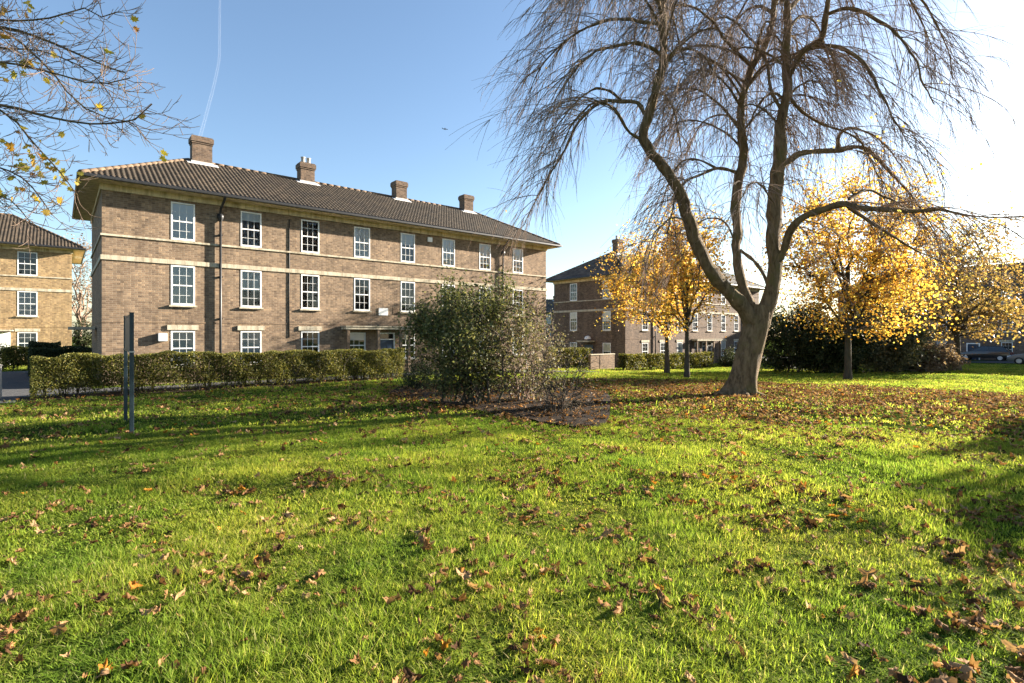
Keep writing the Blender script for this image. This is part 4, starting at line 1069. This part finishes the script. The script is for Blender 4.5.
# ------------------------------------------------------------------ parked cars
def car(loc, rz, label, paint):
    root = empty('parked_car', loc, rz, label=label, cat='car', group='cars parked along the dark terrace')
    # side outline (x forward), lofted over stations across the width
    low = [(-2.02, .32), (-2.08, .55), (-2.05, .82), (-1.95, .95), (-.4, .98), (.9, .95), (1.75, .78), (2.05, .62), (2.08, .42), (2.0, .28)]
    bm = bmesh.new(); W = .86
    rings = []
    for y, ins, dz in ((-W, .06, .0), (-W + .05, 0, .0), (0, -.04, .02), (W - .05, 0, 0), (W, .06, 0)):
        rings.append([bm.verts.new((x * (1 - ins * .35), y, z + dz if z > .5 else z)) for x, z in low])
    n = len(low)
    for r0, r1 in zip(rings, rings[1:]):
        for k in range(n): bm.faces.new((r0[k], r0[(k + 1) % n], r1[(k + 1) % n], r1[k]))
    bm.faces.new(rings[0][::-1]); bm.faces.new(rings[-1])
    me = bpy.data.meshes.new('body'); bm.to_mesh(me); bm.free()
    for p in me.polygons: p.use_smooth = True
    o = link('body', me, paint, root); bv = o.modifiers.new('b', 'BEVEL'); bv.width = .05; bv.segments = 2
    cab = [(-1.85, .95, -1.5, 1.42), (.95, .95, .15, 1.45)]
    c = MB(); wl, wt = .80, .62
    A = [(-1.9, -wl, .95), (.95, -wl, .95), (.95, wl, .95), (-1.9, wl, .95)]; T = [(-1.45, -wt, 1.42), (.12, -wt, 1.46), (.12, wt, 1.46), (-1.45, wt, 1.42)]
    for i in range(4): j = (i + 1) % 4; c.quad(A[i], A[j], T[j], T[i])
    c.build('windows', M['glass_car'], root)
    r = MB(); r.box(-1.47, .14, -wt - .01, wt + .01, 1.425, 1.47); 
    for s in (-1, 1):
        for (x0, x1) in ((-1.9, -1.45), (.95, .12), (-.45, -.45)):
            r.tube([(x0, s * (wl + .005), .95), (x1, s * (wt + .005), 1.44)], .035, 6)
    r.build('roof', paint, root, bevel=.02)
    for x in (-1.3, 1.3):
        for s in (-1, 1):
            w = MB(); w.tube([(x, s * .66, .31), (x, s * .68, .31), (x, s * .86, .31), (x, s * .88, .31)], [.28, .31, .31, .28], 20); wo = w.build('wheel', M['tyre'], root)
            h = MB(); h.tube([(x, s * .872, .31), (x, s * .887, .31)], [.2, .18], 14); h.build('rim', M['lead'], wo)
    for s in (-1, 1):
        MB().box(1.92, 2.06, s * .55 - .17, s * .55 + .17, .6, .72).build('headlight', M['white'], root, bevel=.03)
        MB().box(-2.1, -2.0, s * .6 - .12, s * .6 + .12, .68, .85).build('tail_light', M['red'], root, bevel=.02)
    return root
M['tyre'] = pbr('rubber', (.012, .012, .012), (.02, .02, .02), 20, .9)
M['red'] = pbr('red_lens', (.25, .01, .01), (.3, .015, .015), 4, .3)
M['glass_car'] = pbr('dark_car_glass', (.015, .02, .022), (.02, .025, .028), 2, .06, spec=.8)
M['paint_silver'] = pbr('silver_blue_paint', (.12, .14, .16), (.15, .17, .19), 3, .35, metal=.3, coat=.5)
M['paint_dark'] = pbr('dark_grey_paint', (.04, .045, .055), (.05, .055, .065), 3, .3, coat=.8)
M['paint_black'] = pbr('black_paint', (.015, .015, .018), (.02, .02, .022), 3, .3, coat=.8)
def at_base(px, Y): w = P(px, 334, Y); return (w[0], w[1], float(terr(w[0], w[1])))
car(at_base(1042, 44.5), ROT - PI / 2 + PI, 'silver blue car cut by the right edge of the picture', M['paint_silver'])
car(at_base(984, 53.5), ROT - PI / 2 + PI, 'black car parked near the thin leaved ochre tree', M['paint_black'])
# kerb and road before the dark terrace
rd = [pq(D1 @ far - 3.0, D2 @ far + 8), pq(D1 @ far - 3.0, D2 @ far - 45), pq(D1 @ far - 9.0, D2 @ far - 45), pq(D1 @ far - 9.0, D2 @ far + 8)]
sheet('road', np.array(rd), M['asphalt'], .02, 2.0)

# ------------------------------------------------------------------ contrail and aeroplane
con, nt, out = new_mat('contrail_vapour')
dfn = N(nt, 'ShaderNodeBsdfDiffuse'); dfn.inputs[0].default_value = (.9, .92, .95, 1); tlc = N(nt, 'ShaderNodeBsdfTranslucent'); tlc.inputs[0].default_value = (.9, .92, .95, 1)
ad = N(nt, 'ShaderNodeMixShader'); nt.links.new(dfn.outputs[0], ad.inputs[1]); nt.links.new(tlc.outputs[0], ad.inputs[2])
trn = N(nt, 'ShaderNodeBsdfTransparent'); mxs = N(nt, 'ShaderNodeMixShader'); mxs.inputs[0].default_value = .03
nt.links.new(trn.outputs[0], mxs.inputs[1]); nt.links.new(ad.outputs[0], mxs.inputs[2]); nt.links.new(mxs.outputs[0], out.inputs[0])
Yc = 9000
for dx in (0, 1):
    pass
cpts = resample([P(221.5, -60, Yc), P(220, 0, Yc), P(219.5, 40, Yc), P(219, 60, Yc), P(214, 85, Yc), P(208, 108, Yc), P(202, 130, Yc), P(196, 150, Yc)], 60)
me = tubes_mesh('contrail', [(cpts, np.interp(np.linspace(0, 1, 60), [0, .5, 1], [12, 18, 26]))], 8)
link('contrail', me, con, label='thin white vapour trail curving down the blue sky', cat='vapour trail')
ap = P(445, 129, 3000); ro = empty('aeroplane', ap, R(20), label='tiny dark aeroplane in the clear sky above the roof', cat='aeroplane')
k = MB(); k.tube([(-17, 0, 0), (-13, 0, .2), (-6, 0, 0), (10, 0, 0), (15, 0, -.2), (17.5, 0, -.6)], [.3, 1.3, 1.9, 1.9, 1.5, .3], 12); k.build('fuselage', M['paint_dark'], ro)
for s in (-1, 1):
    w = MB(); w.v += [(5, s * 1.5, -.8), (-1.5, s * 1.5, -.8), (-6, s * 16, .8), (-4, s * 16, .8), (5, s * 1.5, -.3), (-1.5, s * 1.5, -.3), (-6, s * 16, 1), (-4, s * 16, 1)]
    for f in ((0, 1, 2, 3), (4, 7, 6, 5), (0, 3, 7, 4), (1, 5, 6, 2), (3, 2, 6, 7), (0, 4, 5, 1)): w.f.append(f); w.uv.append(None); w.sm.append(False)
    w.build('wing', M['paint_dark'], ro)
    t = MB(); t.v += [(-12.5, s * .8, .6), (-15.5, s * .8, .6), (-17, s * 6, 1.1), (-15.5, s * 6, 1.1), (-12.5, s * .8, .9), (-15.5, s * .8, .9), (-17, s * 6, 1.25), (-15.5, s * 6, 1.25)]
    for f in ((0, 1, 2, 3), (4, 7, 6, 5), (0, 3, 7, 4), (1, 5, 6, 2), (3, 2, 6, 7), (0, 4, 5, 1)): t.f.append(f); t.uv.append(None); t.sm.append(False)
    t.build('tailplane', M['paint_dark'], ro)
    MB().tube([(1, s * 5.5, -2), (4.5, s * 5.5, -2)], [.8, 1.0], 10).build('engine', M['paint_dark'], ro)
t = MB(); t.box(-16.5, -12.5, -.15, .15, 1.2, 2.5); t.box(-17, -14.8, -.15, .15, 2.51, 6); t.build('tail_fin', M['paint_dark'], ro)

# ------------------------------------------------------------------ grass and fallen leaves
def tuft(name, n, rad, h, w, seg, seed, mat, lean=.5):
    rg = np.random.default_rng(seed); VV, FF, RR, off = [], [], [], 0
    for i in range(n):
        a = rg.uniform(0, 2 * PI); d = np.array([math.cos(a), math.sin(a), 0]); s = np.array([-d[1], d[0], 0])
        r0 = rad * math.sqrt(rg.uniform()); a2 = rg.uniform(0, 2 * PI); p = np.array([math.cos(a2) * r0, math.sin(a2) * r0, -.012])
        hh = h * rg.uniform(.45, 1.15); ln = hh * rg.uniform(.1, 1.0) * lean * 2; ww = w * rg.uniform(.7, 1.3)
        t = np.linspace(0, 1, seg + 1); c = p + d * (ln * t ** 1.8)[:, None] + np.array([0, 0, 1]) * (hh * (t - .28 * t ** 2.5 * min(1, ln / hh)))[:, None]
        wd = ww * (1 - t ** 1.6) * .5
        L_, R_ = c[:-1] - s * wd[:-1, None], c[:-1] + s * wd[:-1, None]
        V = np.vstack([np.stack([L_, R_], 1).reshape(-1, 3), c[-1:]])
        for k in range(seg - 1): q = off + 2 * k; FF.append((q, q + 1, q + 3)); FF.append((q, q + 3, q + 2))
        q = off + 2 * (seg - 1); FF.append((q, q + 1, q + 2))
        VV.append(V); RR += [rg.uniform()] * len(V); off += len(V)
    me = mesh_np(name, np.concatenate(VV), np.array(FF), attrs={'rnd': RR}, smooth=True); me.materials.append(mat)
    return bpy.data.objects.new(name, me)

def scatter(name, pts, rot, scl, protos, **kw):
    me = bpy.data.meshes.new(name); me.vertices.add(len(pts)); me.vertices.foreach_set('co', np.asarray(pts, np.float32).ravel())
    a = me.attributes.new('rot', 'FLOAT_VECTOR', 'POINT'); a.data.foreach_set('vector', np.asarray(rot, np.float32).ravel())
    a = me.attributes.new('scl', 'FLOAT_VECTOR', 'POINT'); a.data.foreach_set('vector', np.asarray(scl, np.float32).ravel())
    o = bpy.data.objects.new(name, me); COL.objects.link(o); tag(o, **kw)
    ng = bpy.data.node_groups.new(name + '_scatter', 'GeometryNodeTree')
    ng.interface.new_socket('Geometry', in_out='INPUT', socket_type='NodeSocketGeometry'); ng.interface.new_socket('Geometry', in_out='OUTPUT', socket_type='NodeSocketGeometry')
    gi, go = ng.nodes.new('NodeGroupInput'), ng.nodes.new('NodeGroupOutput')
    ip = ng.nodes.new('GeometryNodeInstanceOnPoints'); ip.inputs['Pick Instance'].default_value = True
    j = ng.nodes.new('GeometryNodeJoinGeometry')
    for pr in protos:
        oi = ng.nodes.new('GeometryNodeObjectInfo'); oi.inputs['Object'].default_value = pr; oi.inputs['As Instance'].default_value = True
        ng.links.new(oi.outputs['Geometry'], j.inputs[0])
    rv = ng.nodes.new('GeometryNodeInputNamedAttribute'); rv.data_type = 'FLOAT_VECTOR'; rv.inputs[0].default_value = 'rot'
    sv = ng.nodes.new('GeometryNodeInputNamedAttribute'); sv.data_type = 'FLOAT_VECTOR'; sv.inputs[0].default_value = 'scl'
    ng.links.new(gi.outputs[0], ip.inputs['Points']); ng.links.new(j.outputs[0], ip.inputs['Instance'])
    ng.links.new(rv.outputs[0], ip.inputs['Rotation']); ng.links.new(sv.outputs[0], ip.inputs['Scale'])
    ng.links.new(ip.outputs[0], go.inputs[0])
    md = o.modifiers.new('scatter', 'NODES'); md.node_group = ng
    return o

def fan(n, r0, r1, rg, half=57):
    r = np.sqrt(rg.uniform(r0 ** 2, r1 ** 2, n)); a = rg.uniform(-R(half), R(half), n)
    return r * np.sin(a), r * np.cos(a)
def vnoise(x, y, s, seed):
    r = np.random.default_rng(seed); k = r.normal(0, 1 / s, (9, 2)); ph = r.uniform(0, 2 * PI, 9)
    return sum(np.sin(k[i, 0] * x + k[i, 1] * y + ph[i]) for i in range(9)) / 3

BLOCKS = [(BO, 23.5), (b2o, 23.5), (yl, 23.5)]
def clear(x, y):
    ok = ~inpoly(x, y, PATH) & ~inpoly(x, y, STRIP)
    for o, L in BLOCKS:
        p = (x - o[0]) * .764 + (y - o[1]) * .645; q = -(x - o[0]) * .645 + (y - o[1]) * .764
        ok &= ~((p > -.1) & (p < L + .1) & (q > -.1) & (q < 8.4))
    return ok
TREE = ground_at(740, 395)
def bare(x, y):
    """0..1: how worn the turf is (under the weeping tree, along the desire line at right)"""
    d = np.hypot((x - TREE[0] - 1.5) / 1.25, y - TREE[1]); a = np.clip(1 - d / 7, 0, 1) * .5
    l = np.abs(x - (4.2 + .62 * (y - 4) + .25 * np.sin(y * 1.3))); a = np.maximum(a, np.clip(1 - l / .5, 0, 1) * .5 * (y < 8.5))
    return a
rg = np.random.default_rng(99)
weeds = [tuft('weed_tuft', 26, .07, .034, .013, 3, 260 + i, M['grass'], 1.1) for i in range(2)]
near = weeds + [tuft('grass_tuft', 30, .085, .070, .0050, 4, 200 + i, M['grass'], .6) for i in range(7)]
mid = weeds[:1] + [tuft('grass_tuft', 44, .14, .064, .0075, 3, 220 + i, M['grass'], .55) for i in range(5)]
farp = [tuft('grass_tuft', 56, .32, .06, .02, 2, 240 + i, M['grass'], .6) for i in range(4)]
def grass_zone(name, n, r0, r1, protos, s0, s1, kw):
    x, y = fan(n, r0, r1, rg); ok = clear(x, y) & ~inpoly(x, y, BED) & (rg.uniform(size=n) > bare(x, y) * .9)
    x, y = x[ok], y[ok]; hmod = .78 + .38 * vnoise(x, y, .16, 3) + .22 * vnoise(x, y, .8, 4)
    s = rg.uniform(s0, s1, len(x)); sz = s * np.clip(hmod, .25, 1.7)
    return scatter(name, np.c_[x, y, terr(x, y)], np.c_[rg.normal(0, .12, len(x)), rg.normal(0, .12, len(x)), rg.uniform(0, 6.28, len(x))], np.c_[s, s, sz], protos, **kw)
grass_zone('grass', 14500, 1.4, 5.2, near, .7, 1.25, dict(label='lush short green lawn grass in the foreground', cat='grass', kind='stuff'))
grass_zone('grass', 26000, 5.2, 11.5, mid, .75, 1.3, dict(label='lawn grass in the middle distance', cat='grass', kind='stuff'))
grass_zone('grass', 42000, 11.5, 62, farp, .75, 1.35, dict(label='lawn grass farther off towards the buildings', cat='grass', kind='stuff'))

def litter_proto(i):
    r = np.random.default_rng(300 + i)
    v, f = maple_template(r.uniform(-.3, .8), r.uniform(-.3, .5)); v = v.copy()
    if i % 2:                                   # rounder, curled or torn leaves
        rr = np.linalg.norm(v[:, :2], axis=1); tgt = r.uniform(.34, .48) * (1 + .12 * r.normal(size=len(v))); k_ = np.where(rr > .05, (rr * .3 + tgt * .7) / np.maximum(rr, .05), 1)
        v[:, 0] *= k_ * r.uniform(.6, .9); v[:, 1] *= k_ * 1.15
    mid, nf, vl = {}, [], list(v)
    def mp_(a, b):
        k = (min(a, b), max(a, b))
        if k not in mid: mid[k] = len(vl); vl.append((vl[a] + vl[b]) / 2 * (1.03 if max(a, b) < 16 else 1))
        return mid[k]
    for a, b, c in f:
        ab, bc, ca = mp_(a, b), mp_(b, c), mp_(c, a); nf += [(a, ab, ca), (ab, b, bc), (ca, bc, c), (ab, bc, ca)]
    v, f = np.array(vl), np.array(nf)
    v[:, 0] *= r.uniform(.55, 1); k = r.uniform(0, 1.2); th = v[:, 1] * k * 1.4
    v[:, 2] += .22 * np.sin(v[:, 0] * 6 + i) * r.uniform(.3, 1) + .5 * k * v[:, 1] ** 2 + r.normal(0, .05, len(v)) + .07 * np.sin(14 * v[:, 0] + 9 * v[:, 1] + i) ; v += r.normal(0, .025, v.shape)
    ax = v[:, 0] + .3 * v[:, 1]; v[:, 2] += r.uniform(.2, 1.3) * np.abs(ax) * np.sign(r.normal()); v[:, 0] *= r.uniform(.6, .9)
    st = np.array([[-.012, -.44, 0], [.012, -.44, 0], [.03, -.85, .1], [.01, -.85, .1]]); n = len(v)
    v = np.vstack([v, st]); me = mesh_np('leaf', v, [f, np.array([[n, n + 1, n + 2, n + 3]])], smooth=True); me.materials.append(M['litter'])
    return bpy.data.objects.new('leaf', me)
lit = [litter_proto(i) for i in range(14)]
def litter(n, r0, r1, dens):
    x, y = fan(n, r0, r1, rg, 56); ok = clear(x, y); x, y = x[ok], y[ok]
    keep = rg.uniform(size=len(x)) < dens(x, y); return x[keep], y[keep]
def dens(x, y):
    d = np.hypot((x - TREE[0] - 2.0) / 1.5, (y - TREE[1]) * 1.0)
    a = .17 + .85 * np.clip(1.15 - d / 9.6, 0, 1) ** 1.1
    a = np.where(d < 8, a * np.clip(.9 + .4 * vnoise(x, y, .5, 8), .4, 1.5), a * np.clip(.55 + .9 * vnoise(x, y, .28, 8), .10, 2.2))
    a = np.where(inpoly(x, y, BED), .55, a)
    a = a + .16 * np.clip(bare(x, y) * (y < 13), 0, 1) + .05 * np.clip(x / 6, 0, 1) * (y < 12)
    return np.clip(a, 0, 1)
x1, y1 = litter(21000, 1.6, 7, dens); x2, y2 = litter(62000, 7, 24, dens); x3, y3 = litter(26000, 20, 45, lambda x, y: dens(x, y) * .6)
x = np.concatenate([x1, x2, x3]); y = np.concatenate([y1, y2, y3]); n = len(x)
s = rg.uniform(.04, .105, n) * np.where(rg.uniform(size=n) < .12, 1.35, 1)
onbed = inpoly(x, y, BED)
z = terr(x, y) + np.where(onbed, .05, .006 + .042 * rg.uniform(size=n) * (1 - bare(x, y)) + .04 * np.clip((y - 7) / 5, 0, 1))
scatter('fallen_leaves', np.c_[x, y, z], np.c_[rg.normal(0, .33, n), rg.normal(0, .33, n), rg.uniform(0, 6.28, n)], np.c_[s, s, s] * (1 + .08 * np.clip((y - 8) / 4, 0, 1))[:, None], lit, label='brown and orange fallen leaves lying over the lawn', cat='fallen leaves', kind='stuff')

# ------------------------------------------------------------------ light, sky, camera
w = bpy.data.worlds.new('World'); SC.world = w; w.use_nodes = True
nt = w.node_tree; bg = nt.nodes['Background']
sk = nt.nodes.new('ShaderNodeTexSky'); sk.sky_type = 'NISHITA'; sk.sun_disc = False
sk.sun_elevation = R(SUN_EL); sk.sun_rotation = R(SUN_AZ); sk.altitude = 50; sk.air_density = 1.0; sk.dust_density = .7; sk.ozone_density = 2.1
nt.links.new(sk.outputs[0], bg.inputs[0]); bg.inputs[1].default_value = .05
sl = bpy.data.lights.new('sun', 'SUN'); sl.energy = 5.0; sl.angle = R(.5); sl.color = (1.0, .90, .76)
so = bpy.data.objects.new('sun', sl); COL.objects.link(so)
sd = Vector((math.sin(R(SUN_AZ)) * math.cos(R(SUN_EL)), math.cos(R(SUN_AZ)) * math.cos(R(SUN_EL)), math.sin(R(SUN_EL))))
so.rotation_euler = (-sd).to_track_quat('-Z', 'Y').to_euler(); so.location = sd * 50

cam = bpy.data.cameras.new('camera'); co = bpy.data.objects.new('camera', cam); COL.objects.link(co)
co.location = (0, 0, EYE); co.rotation_euler = (R(90), 0, 0)
cam.sensor_fit = 'HORIZONTAL'; cam.sensor_width = 36; cam.lens = F * 36 / 1024
cam.shift_y = (HY - 341.5) / 1024
cam.clip_end = 20000; cam.clip_start = .05
SC.camera = co
vs = SC.view_settings; SC.display_settings.display_device = 'sRGB'; vs.view_transform = 'Standard'; vs.look = 'None'; vs.exposure = 2.52; vs.gamma = 1; vs.use_curve_mapping = False
SC.cycles.use_denoising = True
SC.cycles.max_bounces = 6; SC.cycles.transparent_max_bounces = 12; SC.cycles.caustics_reflective = False; SC.cycles.caustics_refractive = False
